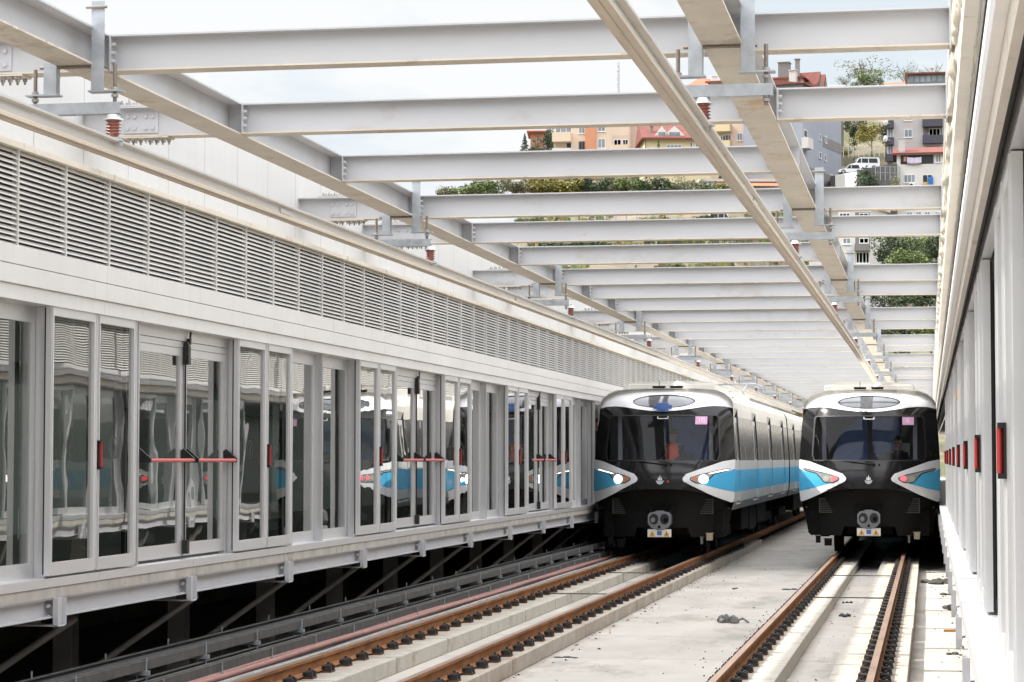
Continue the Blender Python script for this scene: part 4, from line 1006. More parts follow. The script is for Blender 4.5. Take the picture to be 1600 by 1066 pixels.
    D1 = [(1.55, 2.40)] + D1[1:]
    car(0, CARL, D1, True, T, 'front_car_body')
    y = CARL
    for cidx in range(2):
        b = MB(); b.prism([(x*0.93, 1.0+(z-1.0)*0.95) for x, z in ring], 'y', y-0.0, y+0.5)
        b.build('gangway', M['rubber'], T)
        y0 = y + 0.5; y1 = y0 + 20.4
        fd = y0 + 3.5
        car(y0, y1, [(fd-1.3+5.4*k, fd+5.4*k) for k in range(4)], False, T, 'rear_car_body'); y = y1
    # side window frames give the glass band its joints
    b = MB()
    for s in (-1, 1):
        for ya in (2.55, 4.0, 6.5, 8.0, 9.3, 11.9, 13.3, 14.7, 17.3, 18.7, 20.2):
            for za, zb in ((2.10, 3.03),):
                b.add([(s*(wid(za)+0.003), ya, za), (s*(wid(za)+0.003), ya+0.05, za), (s*(wid(zb)+0.003), ya+0.05, zb), (s*(wid(zb)+0.003), ya, zb)], [(0,1,2,3)])
    b.build('window_pillars', M['train_silver'], T, fix=False)
    # bogies and underframe boxes
    for yb in (3.2, 16.8, 24.0, 38.0, 45.5):
        bg_ = MB(); bg_.box(-1.12, 1.12, yb-0.2, yb+0.2, 0.35, 0.62)
        for s in (-1, 1): bg_.box(s*0.93, s*1.12, yb-1.6, yb+1.6, 0.36, 0.60)
        bo = bg_.build('bogie', M['under'], T)
        for yy in (yb-1.05, yb+1.05):
            w = MB()
            for s in (-1, 1): w.tube((s*0.70, yy, 0.42), (s*0.83, yy, 0.42), 0.415, 24)
            w.tube((-0.7, yy, 0.42), (0.7, yy, 0.42), 0.08, 10); w.build('wheelset', M['under'], bo)
    for (ya, yb, z0) in ((5.6, 7.8, 0.42), (8.1, 10.4, 0.35), (10.7, 14.0, 0.45), (27.0, 34.0, 0.42)):
        b = MB(); b.box(-1.30, 1.30, ya, yb, z0, 0.975); b.build('equipment_box', M['under'], T, bevel=0.03)
    b = MB(); b.box(-0.5, 0.5, 0.9, 2.0, 0.45, 0.97); b.box(-1.30, -0.75, 0.7, 1.6, 0.42, 0.97); b.box(0.75, 1.30, 0.7, 1.6, 0.42, 0.97); b.build('nose_underframe', M['under'], T)
    # roof gear
    b = MB(); b.box(-0.98, 0.98, 2.3, 6.0, 3.60, 3.80); b.prism([(-0.98,3.80),(0.98,3.80),(0.72,3.86),(-0.72,3.86)], 'y', 2.35, 5.95); b.build('roof_unit', M['train_roof'], T, bevel=0.02)
    b = MB(); b.box(-1.02, -0.88, 1.75, 1.95, 3.62, 3.77); b.box(-1.06, -0.84, 1.70, 2.0, 3.60, 3.625); b.build('antenna_box', M['sign_white'], T, bevel=0.01)
    for x in (-0.22, 0.17):
        b = MB(); b.box(x-0.13, x+0.13, 1.72, 1.95, 3.665, 3.72); b.box(x-0.14, x+0.14, 1.70, 1.97, 3.721, 3.735); b.build('roof_vent', M['under'], T)
    b = MB(); b.lathe((0.18,2.05,3.70), [(0.10,0.0),(0.10,0.04),(0.085,0.10),(0.045,0.145),(0.0,0.16)], 16); b.build('dome_antenna', M['sign_white'], T)
    b = MB(); b.tube((-0.22,1.85,3.72),(-0.22,1.85,3.86),0.008,6); b.build('whip_antenna', M['under'], T)
    b = MB(); b.box(-0.95, 0.95, 9.0, 13.0, 3.62, 3.80); b.build('roof_unit', M['train_roof'], T, bevel=0.03)
    # pantograph
    b = MB(); yp = 17.5
    for s in (-0.55, 0.55):
        b.tube((s, yp-0.9, 3.72), (s, yp+0.9, 3.72), 0.03, 6); b.tube((s*0.9, yp+0.8, 3.78), (s*0.8, yp-0.6, 4.05), 0.025, 6); b.tube((s*0.8, yp-0.6, 4.05), (s*0.9, yp+0.5, 4.28), 0.02, 6)
    b.tube((-0.75, yp+0.45, 4.29), (0.75, yp+0.45, 4.29), 0.022, 6); b.tube((-0.75, yp+0.75, 4.29), (0.75, yp+0.75, 4.29), 0.022, 6); b.tube((-0.55, yp-0.9, 3.72), (0.55, yp-0.9, 3.72), 0.03, 6)
    for s in (-0.75, 0.75): b.tube((s, yp+0.45, 4.29), (s*1.2, yp+0.5, 4.22), 0.02, 6); b.tube((s, yp+0.75, 4.29), (s*1.2, yp+0.7, 4.22), 0.02, 6)
    b.build('pantograph', M['galv'], T)
    # cab interior
    b = MB(); b.box(-1.40, 1.40, 2.30, 2.33, 1.02, 3.5); b.box(-1.42, 1.42, 0.95, 2.29, 1.02, 1.06); b.build('cab_partition', M['cab_dark'], T)
    b = MB(); b.prism(([(-0.85,1.3),(0.62,1.3),(0.66,3.05),(-0.25,3.05),(-0.62,2.75),(-0.85,2.2)] if not lit else [(-0.15,1.3),(0.85,1.3),(0.85,3.05),(-0.15,3.05)]), 'y', 2.24, 2.29); b.build('cab_door', M['cab_blue'], T)
    b = MB(); b.box(-0.07, 0.03, 2.15, 2.23, 1.3, 3.05); b.build('cab_post', M['cab_dark'], T)
    b = MB(); b.prism([(0.75,1.06),(1.75,1.06),(1.55,1.92),(0.90,2.0)], 'x', -1.1, 1.1); b.build('cab_desk', M['cab_dark'], T)
    b = MB(); b.box(-0.02, 0.50, 1.95, 2.07, 1.5, 2.25); b.box(-0.02, 0.50, 1.55, 2.07, 1.42, 1.52); b.box(0.12,0.36,1.7,1.9,1.06,1.42); b.build('cab_seat', M['cab_dark'], T, bevel=0.03)
    for s in (-1, 1):
        b = MB(); b.box(s*0.96, s*1.05, 1.1, 1.2, 1.9, 3.1); b.build('cab_pillar', M['train_skirt'], T)
    if not lit:
        b = MB(); b.box(0.52, 0.88, 2.225, 2.235, 2.10, 2.47); b.build('bright_window_panel', M['sign_white'], T)  # white panel paints in the brightness of a lit window behind the cab
    return T
YL, YR = 49.45, 51.05
TL = train((CEN_L, YL, 0), 'left white, black and blue metro train with white headlights lit', True, '10')
TR = train((CEN_R, YR, 0), 'right white, black and blue metro train with red tail lights lit', False, '6')
person('person', 'train driver in an orange vest seated behind the left windscreen', (CEN_L+0.12, YL+1.75, 1.0), -0.45, True)
person('person', 'dark clothed person standing inside the cab of the right train', (CEN_R+0.60, YR+2.02, 0.85), 0.5, False)
#@@HILL

# ------------------------------------------------------------------ the hillside: houses, trees, cars
class Block:
    """a house whose front runs from the point seen at px0 (distance Y0) to px1 (distance Y1); local x along the front, y into the house, z up"""
    def __init__(s, name, label, px0, Y0, px1, Y1, py_top, py_bot, depth, wall, roof='flat', group=None, wall_split=None, cat='house'):
        a = at(px0, 700, Y0); c = at(px1, 700, Y1); s.px0, s.px1, s.Y0, s.Y1 = px0, px1, Y0, Y1
        s.L = math.hypot(c.x-a.x, c.y-a.y); s.rz = math.atan2(c.y-a.y, c.x-a.x)
        s.zb = at(px0, py_bot, Y0).z; s.h = at(px0, py_top, Y0).z - s.zb; s.depth = depth
        s.e = empty(name, (a.x, a.y, s.zb), s.rz, label, cat, group); s.wall = wall
        b = MB(); b.box(0, s.L, 0, depth, -14, s.h); b.build('wall', M[wall], s.e)
        if roof == 'flat':
            b = MB(); b.box(-0.3, s.L+0.3, -0.3, depth+0.3, s.h+0.004, s.h+0.35); b.build('roof', M['b_grey'], s.e)
        else:
            b = MB(); o = 0.6; hh = roof[1]
            if roof[2] == 'hip': b.add([(-o,-o,s.h+.004),(s.L+o,-o,s.h+.004),(s.L+o,depth+o,s.h+.004),(-o,depth+o,s.h+.004),(s.L*0.35,depth*0.5,s.h+hh),(s.L*0.65,depth*0.5,s.h+hh)], [(0,1,5,4),(1,2,5),(2,3,4,5),(3,0,4),(3,2,1,0)])
            else: b.prism([(-o, s.h+0.004), (depth+o, s.h+0.004), (depth/2, s.h+hh)], 'x', -o, s.L+o)
            b.box(-o, s.L+o, -o-0.1, -o, s.h-0.15, s.h+0.1)
            b.build('roof', M[roof[0]], s.e)
    def u(s, px):
        t = 0.5
        p = None
        for _ in range(12):
            Y = s.Y0 + (s.Y1-s.Y0)*t; x = at(px, 700, Y).x; xa = at(s.px0, 700, s.Y0).x; xb = at(s.px1, 700, s.Y1).x
            t = (x-xa)/(xb-xa)
        return t*s.L
    def z(s, px, py):
        t = s.u(px)/s.L; return at(px, py, s.Y0 + (s.Y1-s.Y0)*t).z - s.zb
    def win(s, px0, px1, py0, py1, panes=2, dark=False, frame='win_frame', parent=None, y=0.0):
        x0, x1 = s.u(px0), s.u(px1); z1, z0 = s.z(px0, py0), s.z(px0, py1); t = 0.09
        b = MB()
        b.box(x0, x0+t, y-0.06, y-0.001, z0, z1); b.box(x1-t, x1, y-0.06, y-0.001, z0, z1); b.box(x0+t, x1-t, y-0.06, y-0.001, z0, z0+t); b.box(x0+t, x1-t, y-0.06, y-0.001, z1-t, z1)
        for k in range(1, panes):
            xc = x0 + (x1-x0)*k/panes; b.box(xc-0.04, xc+0.04, y-0.055, y-0.001, z0+t, z1-t)
        b.box(x0-0.08, x1+0.08, y-0.14, y-0.061, z0-0.08, z0)
        w = b.build('window', M[frame], parent or s.e)
        b = MB(); b.box(x0+t, x1-t, y-0.03, y-0.002, z0+t, z1-t); b.build('pane', M['win_dark' if dark else 'win_glass'], w)
        return w
    def slab(s, name, px0, px1, py0, py1, out, m, inn=0.002):
        b = MB(); b.box(s.u(px0), s.u(px1), -out, -inn, s.z(px0, py1), s.z(px0, py0)); return b.build(name, M[m], s.e)
    def balcony(s, px0, px1, py0, py1, out, m, name='balcony'):
        x0, x1 = s.u(px0), s.u(px1); z1, z0 = s.z(px0, py0), s.z(px0, py1); b = MB()
        b.box(x0, x1, -out, -0.002, z0-0.15, z0); b.box(x0, x1, -out, -out+0.12, z0+0.001, z1); b.box(x0, x0+0.12, -out+0.121, -0.002, z0+0.001, z1); b.box(x1-0.12, x1, -out+0.121, -0.002, z0+0.001, z1)
        return b.build(name, M[m], s.e)
    def chimney(s, px, hgt, w=0.7, m='b_grey', back=2.0):
        x = s.u(px); b = MB(); b.box(x-w/2, x+w/2, back, back+w, s.h-0.3, s.h+hgt); b.box(x-w/2-0.1, x+w/2+0.1, back-0.1, back+w+0.1, s.h+hgt+0.001, s.h+hgt+0.12); b.build('chimney', M[m], s.e)

A = Block('apartment_house', 'cream apartment house with an orange stripe and balconies on the hill', 866, 332, 984, 332, 176, 300, 12, 'b_cream', cat='house')
A.slab('orange_stripe', 916, 932, 177, 300, 0.5, 'b_orange')
for (y0, y1) in ((196, 209), (221, 235), (248, 262)):
    A.win(905, 915, y0, y1, 2, dark=(y0 == 221), frame='win_frame' if y0 != 221 else 'b_dark'); A.win(935, 947, y0-4, y1-3, 2)
for (y0, y1) in ((209, 222), (234, 247), (258, 271)): A.balcony(865.5, 894.5, y0, y1, 1.5, 'b_cream' if y0 == 209 else 'b_white')
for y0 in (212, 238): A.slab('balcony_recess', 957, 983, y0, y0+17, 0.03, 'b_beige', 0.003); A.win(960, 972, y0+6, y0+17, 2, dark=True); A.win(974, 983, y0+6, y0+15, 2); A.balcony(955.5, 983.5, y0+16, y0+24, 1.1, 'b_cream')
A.win(885, 894, 223, 234, 1, dark=True); A.win(868, 894, 199, 209, 3)
A2 = Block('apartment_house', 'plain beige apartment end wall between the orange striped house and the yellow house', 985, 334, 1009, 334.4, 182, 300, 11, 'b_beige')
A2.slab('downpipe', 1004.5, 1006, 196, 300, 0.2, 'b_dark')
B = Block('yellow_house', 'yellow house with red roof and white gabled dormers on the hill', 1010, 322, 1112, 324, 217, 290, 9, 'b_yellow', ('roof_red', 3.2, 'gable'))
for px in (1036, 1056):
    b = MB(); x = B.u(px); w = 1.0 if px == 1036 else 1.5
    b.prism([(x-w, B.h+0.1), (x+w, B.h+0.1), (x+w, B.h+0.5), (x, B.h+1.9), (x-w, B.h+0.5)], 'y', 0.2, 3.0); d = b.build('dormer', M['b_white'], B.e)
    b = MB(); b.box(x-w*0.5, x+w*0.5, 0.14, 0.198, B.h+0.3, B.h+1.0); b.build('dormer_window', M['win_glass'], d)
B.win(1019, 1024, 230, 244, 1); B.win(1043, 1067, 226, 241, 4); B.win(1080, 1084, 222, 238, 1, dark=True); B.win(1088, 1093, 223, 236, 1); B.slab('downpipe', 1008.8, 1010.2, 218, 290, 0.2, 'b_dark'); B.chimney(1021, 1.9, 0.35, 'b_dark', 1.0)
C = Block('apartment_house', 'peach apartment house with balconies behind the right girder', 1112, 340, 1256, 338, 129, 300, 13, 'b_peach', ('roof_red', 1.4, 'hip'))
C.balcony(1122, 1146, 222, 234, 1.4, 'b_yellow'); C.slab('balcony_recess', 1124, 1145, 208, 222, 0.03, 'b_grey', 0.003); C.win(1131, 1145, 211, 222, 3); C.win(1128, 1131.5, 213, 225, 1, dark=True); C.balcony(1122, 1146, 196, 206, 1.4, 'b_yellow'); C.slab('balcony_recess', 1126, 1145, 237, 248, 0.03, 'b_dark', 0.003)
for px in (1154, 1176, 1200): 
    for py in (208, 234): C.win(px, px+9, py, py+12, 2)
C.balcony(1238, 1256, 214, 232, 1.2, 'b_yellow'); C.win(1243, 1255, 196, 212, 2)
C.slab('attic_opening', 1212, 1243, 128.5, 134, 0.05, 'win_dark'); C.chimney(1222, 2.8, 1.6, 'b_dark', 2.5); C.chimney(1247, 2.9, 0.6, 'b_dark', 1.0)
D = Block('apartment_house', 'blue grey apartment side wall with few windows beside the road', 1257.5, 333, 1318, 352, 131, 262, 9, 'b_blue', ('roof_red', 0.8, 'gable'))
D.slab('weathered_band', 1289, 1317, 213, 229, 0.04, 'b_dark'); D.win(1284, 1286, 209, 219, 1, dark=True); D.win(1292, 1295, 212, 223, 1); D.win(1283, 1286, 237, 247, 1, dark=True); D.win(1291.5, 1294, 241, 251, 1, dark=True); D.win(1259, 1264, 202, 214, 1, dark=True); D.balcony(1255.5, 1263.5, 215, 230, 1.0, 'b_grey')
D.slab('ground_floor', 1262, 1314, 259, 292, 0.03, 'b_dark', 0.003); D.win(1277, 1281, 265, 273, 1); D.win(1300, 1304, 272, 282, 1)
D.chimney(1269, 2.6, 1.0, 'b_grey', 2.0)
for px in (1283, 1291):
    b = MB(); x = D.u(px); b.prism([(x-1.4, D.h+0.2), (x+1.4, D.h+0.2), (x, D.h+3.0)], 'y', -0.3, 4.0); b.build('gable', M['roof_red'], D.e)
    b = MB(); b.prism([(x-0.9, D.h+0.25), (x+0.9, D.h+0.25), (x, D.h+2.2)], 'y', -0.4, -0.31); b.build('gable_front', M['b_dark'], D.e)
E_ = Block('apartment_house', 'tall grey apartment house with dark balconies at the right edge of the hill', 1390, 352, 1486, 352, 137, 320, 12, 'b_grey')
for y0 in (163, 190, 216, 242): E_.balcony(1389.5, 1401, y0, y0+10, 1.2, 'parapet_dark')
for y0 in (200, 226): E_.win(1391, 1400, y0, y0+15, 2)
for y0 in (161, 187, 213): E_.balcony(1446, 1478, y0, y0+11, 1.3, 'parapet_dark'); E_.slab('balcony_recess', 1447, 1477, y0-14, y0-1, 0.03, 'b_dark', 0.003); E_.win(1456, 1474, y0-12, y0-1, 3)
for y0 in (176, 202): E_.win(1417, 1430, y0, y0+13, 2)
for y0 in (192, 218): 
    b = MB(); x, z = E_.u(1423), E_.z(1423, y0+3); b.prism([(x, z-0.35), (x+0.35, z), (x, z+0.35), (x-0.35, z)], 'y', -0.03, -0.002); b.build('diamond_ornament', M['b_beige'], E_.e)
b = MB(); x0, x1 = E_.u(1423), E_.u(1486); b.box(x0, x1, 0.3, 9, E_.h+0.36, E_.h+1.9); pt = b.build('penthouse', M['b_dark'], E_.e)
b = MB(); b.box(x0-0.4, x1, -0.2, 9.4, E_.h+1.91, E_.h+2.15); b.build('penthouse_roof', M['roof_red'], E_.e)
for k in range(6): 
    xa = x0+0.25+k*0.85; b = MB(); b.box(xa, xa+0.65, 0.22, 0.298, E_.h+0.75, E_.h+1.7); b.build('window', M['win_glass'], E_.e)
E_.chimney(1462, 3.2, 0.4, 'b_grey', 3)
F_ = Block('white_house', 'white house with red roof, laundry loggia and air conditioner below the grey apartments', 1405, 338, 1484, 338, 241, 345, 9, 'b_white', ('roof_red', 1.5, 'gable'))
F_.slab('loggia', 1411, 1463, 243, 257, 0.03, 'win_dark', 0.003); F_.win(1466, 1475, 241, 254, 2); F_.win(1416, 1434, 273, 286, 3); F_.win(1445, 1461, 273, 287, 2, dark=True); F_.chimney(1413, 2.4, 0.9, 'b_grey', 1.0)
for px in (1420, 1434, 1448, 1464): F_.win(px, px+9, 331, 341, 2)
def cloth(label, B_, pxs, pys, m):
    b = MB(); x0, x1 = B_.u(pxs[0]), B_.u(pxs[1]); z1, z0 = B_.z(pxs[0], pys[0]), B_.z(pxs[0], pys[1]); n = 10
    vs = []
    for i in range(n+1):
        for j in range(5): t = i/n; vs.append((x0+(x1-x0)*t, -0.35-0.07*math.sin(i*2.1+j*0.3), z1+(z0-z1)*j/4 - 0.10*math.sin(t*math.pi)))
    b.add(vs, [(i*5+j, i*5+j+1, (i+1)*5+j+1, (i+1)*5+j) for i in range(n) for j in range(4)], smooth=True)
    o = b.build('laundry', M[m], fix=False); o.location = B_.e.location; o.rotation_euler = B_.e.rotation_euler; s = o.modifiers.new('s', 'SOLIDIFY'); s.thickness = 0.03
    return tag(o, label, 'laundry')
cloth('pale lilac laundry hanging in the loggia of the white house', F_, (1421, 1444), (246, 256), 'cloth_lilac')
cloth('dark red laundry at the left end of the loggia line', F_, (1416, 1420), (245, 253), 'b_orange')
cloth('yellow cloth hanging from the right window of the white house', F_, (1447, 1454), (284, 296), 'cloth_yellow')
cloth('blue cloth hanging from the right window of the white house', F_, (1453, 1462), (276, 292), 'cloth_blue')
e = empty('air_conditioner', (F_.e.location.x, F_.e.location.y, F_.e.location.z), F_.rz, 'white air conditioner box on the wall of the white house', 'air conditioner')
b = MB(); x, z = F_.u(1429), F_.z(1429, 290); b.box(x-0.5, x+0.5, -0.42, -0.06, z-0.35, z+0.35); b.build('casing', M['sign_white'], e, bevel=0.03)
b = MB(); b.prism([(x-0.15+px_, z+pz_) for px_, pz_ in ell(0,0,0.25,0.25,16)], 'y', -0.45, -0.425); b.build('fan_grille', M['win_dark'], e)
G = Block('white_apartments', 'white apartment house with balconies seen between the roof beams at the right', 1312, 250, 1363, 250, 322, 440, 9, 'b_white')
G.win(1319, 1332, 372, 382, 2); G.win(1314, 1331, 333, 341, 3, dark=True); G.win(1327, 1331, 397, 402, 1)
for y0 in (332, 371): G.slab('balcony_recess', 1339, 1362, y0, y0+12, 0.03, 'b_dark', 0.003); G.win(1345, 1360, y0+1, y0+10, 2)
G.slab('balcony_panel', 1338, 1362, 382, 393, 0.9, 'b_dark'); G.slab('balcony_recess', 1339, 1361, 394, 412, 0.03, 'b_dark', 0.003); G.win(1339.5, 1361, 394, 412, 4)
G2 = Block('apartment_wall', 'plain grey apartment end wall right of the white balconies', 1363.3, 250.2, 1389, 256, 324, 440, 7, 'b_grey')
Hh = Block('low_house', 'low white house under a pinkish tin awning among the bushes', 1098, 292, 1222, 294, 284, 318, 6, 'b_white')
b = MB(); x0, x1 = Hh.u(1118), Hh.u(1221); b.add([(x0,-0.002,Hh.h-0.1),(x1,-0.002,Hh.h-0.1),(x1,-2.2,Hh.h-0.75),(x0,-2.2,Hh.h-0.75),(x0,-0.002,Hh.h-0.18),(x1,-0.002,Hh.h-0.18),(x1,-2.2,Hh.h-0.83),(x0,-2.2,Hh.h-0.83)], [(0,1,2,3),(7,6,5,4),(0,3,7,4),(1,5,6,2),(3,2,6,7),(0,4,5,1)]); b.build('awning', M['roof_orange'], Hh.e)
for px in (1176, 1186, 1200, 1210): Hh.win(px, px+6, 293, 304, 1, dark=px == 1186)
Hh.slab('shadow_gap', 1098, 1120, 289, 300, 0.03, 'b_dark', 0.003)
I_ = Block('brick_house', 'small orange brick house half hidden by dark trees at the left of the hill', 829, 372, 850, 372.3, 206, 260, 8, 'b_brick', ('roof_orange', 0.8, 'gable'))
J_ = Block('white_shed', 'small white wall with dark opening behind the trees at far right', 1456, 262, 1482, 262, 366, 410, 6, 'b_white')
J_.slab('opening', 1458, 1462, 373, 390, 0.03, 'win_dark', 0.003)
K_ = Block('white_house', 'white house showing between roof beams at the far right edge', 1452, 232, 1480, 232, 455, 520, 6, 'b_white'); K_.win(1458, 1466, 462, 468, 2)
L_ = Block('red_roof_house', 'house with pale red roof on the hilltop behind the conductor rail', 1075, 352, 1148, 354, 138, 220, 8, 'b_beige', ('roof_orange', 2.2, 'hip')); L_.chimney(1125, 2.4, 0.9, 'b_white', 3)
N_ = Block('hilltop_house', 'low hilltop house with dark roof edge left of the bare trees', 1296, 372, 1322, 372.3, 138, 200, 8, 'b_dark', ('b_dark', 1.2, 'gable'))
O_ = Block('hilltop_house', 'orange roofed house in front of the hilltop trees', 1392, 366, 1426, 366, 139, 200, 7, 'b_beige', ('roof_orange', 1.6, 'gable'))
# road with retaining wall, cars, fence, dishes, mast
rd = at(1306, 274, 336); zr = rd.z - 0.05
b = MB(); p = [at(1300, 700, 337), at(1345, 700, 332), at(1405, 700, 336), at(1420, 700, 400), at(1300, 700, 400)]
zz = [zr, zr+0.2, zr+1.6, zr+5.2, zr+4.0]
vs = [(q.x, q.y, z) for q, z in zip(p, zz)] + [(q.x, q.y, z-16) for q, z in zip(p, zz)]
b.add(vs, [(0,1,2,3,4),(9,8,7,6,5),(0,5,6,1),(1,6,7,2),(2,7,8,3),(3,8,9,4),(4,9,5,0)]); tag(b.build('road', M['asphalt']), kind='structure')
b = MB(); q0, q1 = at(1308, 700, 334), at(1342, 700, 330.5); b.prism([(q0.x,q0.y),(q1.x,q1.y),(q1.x,q1.y+0.4),(q0.x,q0.y+0.4)], 'z', zr-16, zr-0.15); tag(b.build('retaining_wall', M['b_white']), 'pale retaining wall below the parked white cars', 'wall')
def vehicle(name, label, P, rz, L_, W_, H_, van):
    e = empty(name, P, rz, label, 'van' if van else 'car', 'white vehicles parked on the hill road')
    h1 = H_*0.52
    if van: sil = [(0,0.28),(L_,0.28),(L_,h1*1.05),(L_*0.985,H_*0.93),(L_*0.95,H_),(L_*0.34,H_),(L_*0.27,H_*0.95),(L_*0.16,h1*1.02),(0.04,h1*0.86),(0,h1*0.55)]
    else: sil = [(0,0.25),(L_,0.25),(L_,h1*0.95),(L_*0.93,h1*1.2),(L_*0.82,H_),(L_*0.45,H_),(L_*0.26,h1*1.05),(0.08,h1*0.88),(0,h1*0.6)]
    b = MB(); b.prism([(x-L_/2, z) for x, z in sil], 'y', -W_/2, W_/2); b.build('body', M['car_white'], e, bevel=0.06)
    for s in (-1, 1):
        b = MB(); y = s*(W_/2+0.004); z0, z1 = h1*1.06, H_*0.92
        for (xa, xb, xc, xd) in (([0.20,0.36,0.36,0.30],[0.385,0.60,0.60,0.385],[0.625,0.93,0.91,0.625]) if van else ([0.31,0.50,0.50,0.44],[0.52,0.86,0.80,0.52])): b.add([((xa-.5)*L_,y,z0),((xb-.5)*L_,y,z0),((xc-.5)*L_,y,z1),((xd-.5)*L_,y,z1)], [(0,1,2,3)])
        b.build('side_windows', M['car_glass'], e, fix=False)
        for xw in (0.19, 0.80):
            b = MB(); b.tube((L_*(xw-.5), s*(W_/2-0.18), 0.32), (L_*(xw-.5), s*(W_/2+0.02), 0.32), 0.33, 18); w = b.build('wheel', M['tyre'], e)
            b = MB(); b.tube((L_*(xw-.5), s*(W_/2+0.021), 0.32), (L_*(xw-.5), s*(W_/2+0.03), 0.32), 0.19, 14); b.build('rim', M['lamp_house'], w)
    b = MB(); wx = (0.165, 0.275) if van else (0.27, 0.445); za, zb = (h1*1.07, H_*0.93) if van else (h1*1.1, H_*0.96)
    b.add([((wx[0]-.5)*L_-0.02,-W_*0.42,za),((wx[0]-.5)*L_-0.02,W_*0.42,za),((wx[1]-.5)*L_-0.02,W_*0.40,zb),((wx[1]-.5)*L_-0.02,-W_*0.40,zb)], [(0,1,2,3)]); b.build('windscreen', M['car_glass'], e, fix=False)
    for s in (-1, 1):
        b = MB(); b.box(-L_/2-0.02, -L_/2+0.05, s*W_*0.30-0.15, s*W_*0.30+0.15, h1*0.62, h1*0.80); b.build('headlight', M['lamp_house'], e)
    return e
q = at(1350, 266.5, 337); vehicle('parked_van', 'white passenger van parked on the hill road behind the smaller car', (q.x, q.y, q.z), R(14), 4.3, 1.75, 1.8, True)
q = at(1328, 273, 335.5); vehicle('parked_car', 'white hatchback parked at the lower end of the hill road', (q.x, q.y, q.z), R(14), 3.6, 1.65, 1.42, False)
q = at(1128, 351, 238); vehicle('parked_van', 'white box van parked on the slope between two roof beams', (q.x, q.y, q.z), R(178), 2.6, 1.7, 1.15, True)
def fence(label, a, c, hgt, n, m, panel=None):
    e = empty('hill_fence', (a.x, a.y, a.z), math.atan2(c.y-a.y, c.x-a.x), label, 'fence'); L_ = math.hypot(c.x-a.x, c.y-a.y); dz = c.z-a.z
    for k in range(n+1):
        b = MB(); x = L_*k/n; b.box(x-0.06, x+0.06, -0.06, 0.06, dz*k/n-0.6, dz*k/n+hgt); b.build('fence_post', M[m], e)
    b = MB()
    for t in (0.35, 0.95): b.add([(0,-0.03,hgt*t),(L_,-0.03,hgt*t+dz),(L_,0.03,hgt*t+dz),(0,0.03,hgt*t),(0,-0.03,hgt*t+0.06),(L_,-0.03,hgt*t+0.06+dz),(L_,0.03,hgt*t+0.06+dz),(0,0.03,hgt*t+0.06)], [(0,3,2,1),(4,5,6,7),(0,1,5,4),(1,2,6,5),(2,3,7,6),(3,0,4,7)])
    k_ = 0
    while k_ < L_*3: b.box(k_/3-0.012, k_/3+0.012, -0.012, 0.012, dz*k_/3/L_+0.1, dz*k_/3/L_+hgt*0.95); k_ += 1
    b.build('rail_mesh', M[m], e)
    return e
fence('pale fence along the upper edge of the hill road', at(1318, 240, 362), at(1382, 239, 362), 1.1, 8, 'b_grey')
fence('blue grey fence behind the dark bush below the road', at(1368, 275, 328), at(1406, 276, 328), 1.4, 5, 'b_blue')
fence('wire fence on the dry slope between two roof beams', at(930, 350, 236), at(1060, 349, 236), 1.0, 8, 'galv')
fence('rusty wire fence low on the dry slope', at(1040, 388, 214), at(1225, 386, 214), 0.7, 10, 'bark')
for px, py, lab in ((1383.5, 217, 'lower white satellite dish on the wall of the grey apartments'), (1384, 191, 'upper white satellite dish on the wall of the grey apartments')):
    q = at(px, py, 350); e = empty('satellite_dish', q, 0, lab, 'satellite dish')
    b = MB(); n = 18; vs = [(0,0.12,0)]
    for k in range(n): vs.append((0.36*math.cos(2*math.pi*k/n), -0.02, 0.52*math.sin(2*math.pi*k/n)))
    b.add(vs, [(0, 1+k, 1+(k+1) % n) for k in range(n)], smooth=True); d = b.build('dish', M['sign_white'], e, fix=False); d.rotation_euler = (0, R(12), R(20)); d.modifiers.new('s','SOLIDIFY').thickness = 0.04
    b = MB(); b.tube((0,0.1,0),(0.7,0.6,-0.2),0.05,6); b.tube((0,0.05,-0.3),(0,-0.5,-0.05),0.025,6); b.build('arm', M['galv'], e)
q = at(966.5, 160, 430); e = empty('antenna_mast', q, 0, 'thin lattice antenna mast standing against the sky', 'mast'); hh = at(966.5, 97, 430).z - q.z
b = MB()
for s, t in ((-0.18,-0.1),(0.18,-0.1),(0,0.2)): b.tube((s,t,-14),(s,t,hh),0.045,5)
z = 0
while z < hh-0.8: b.tube((-0.18,-0.1,z),(0.18,-0.1,z+0.8),0.025,4); b.tube((0.18,-0.1,z),(0,0.2,z+0.8),0.025,4); b.tube((0,0.2,z),(-0.18,-0.1,z+0.8),0.025,4); z += 0.8
b.build('lattice', M['galv'], e)
b = MB()
for k in range(4): b.box(-0.35, -0.10, -0.3, -0.12, hh-1.6-1.4*k, hh-0.9-1.4*k)
b.build('aerials', M['sign_white'], e)
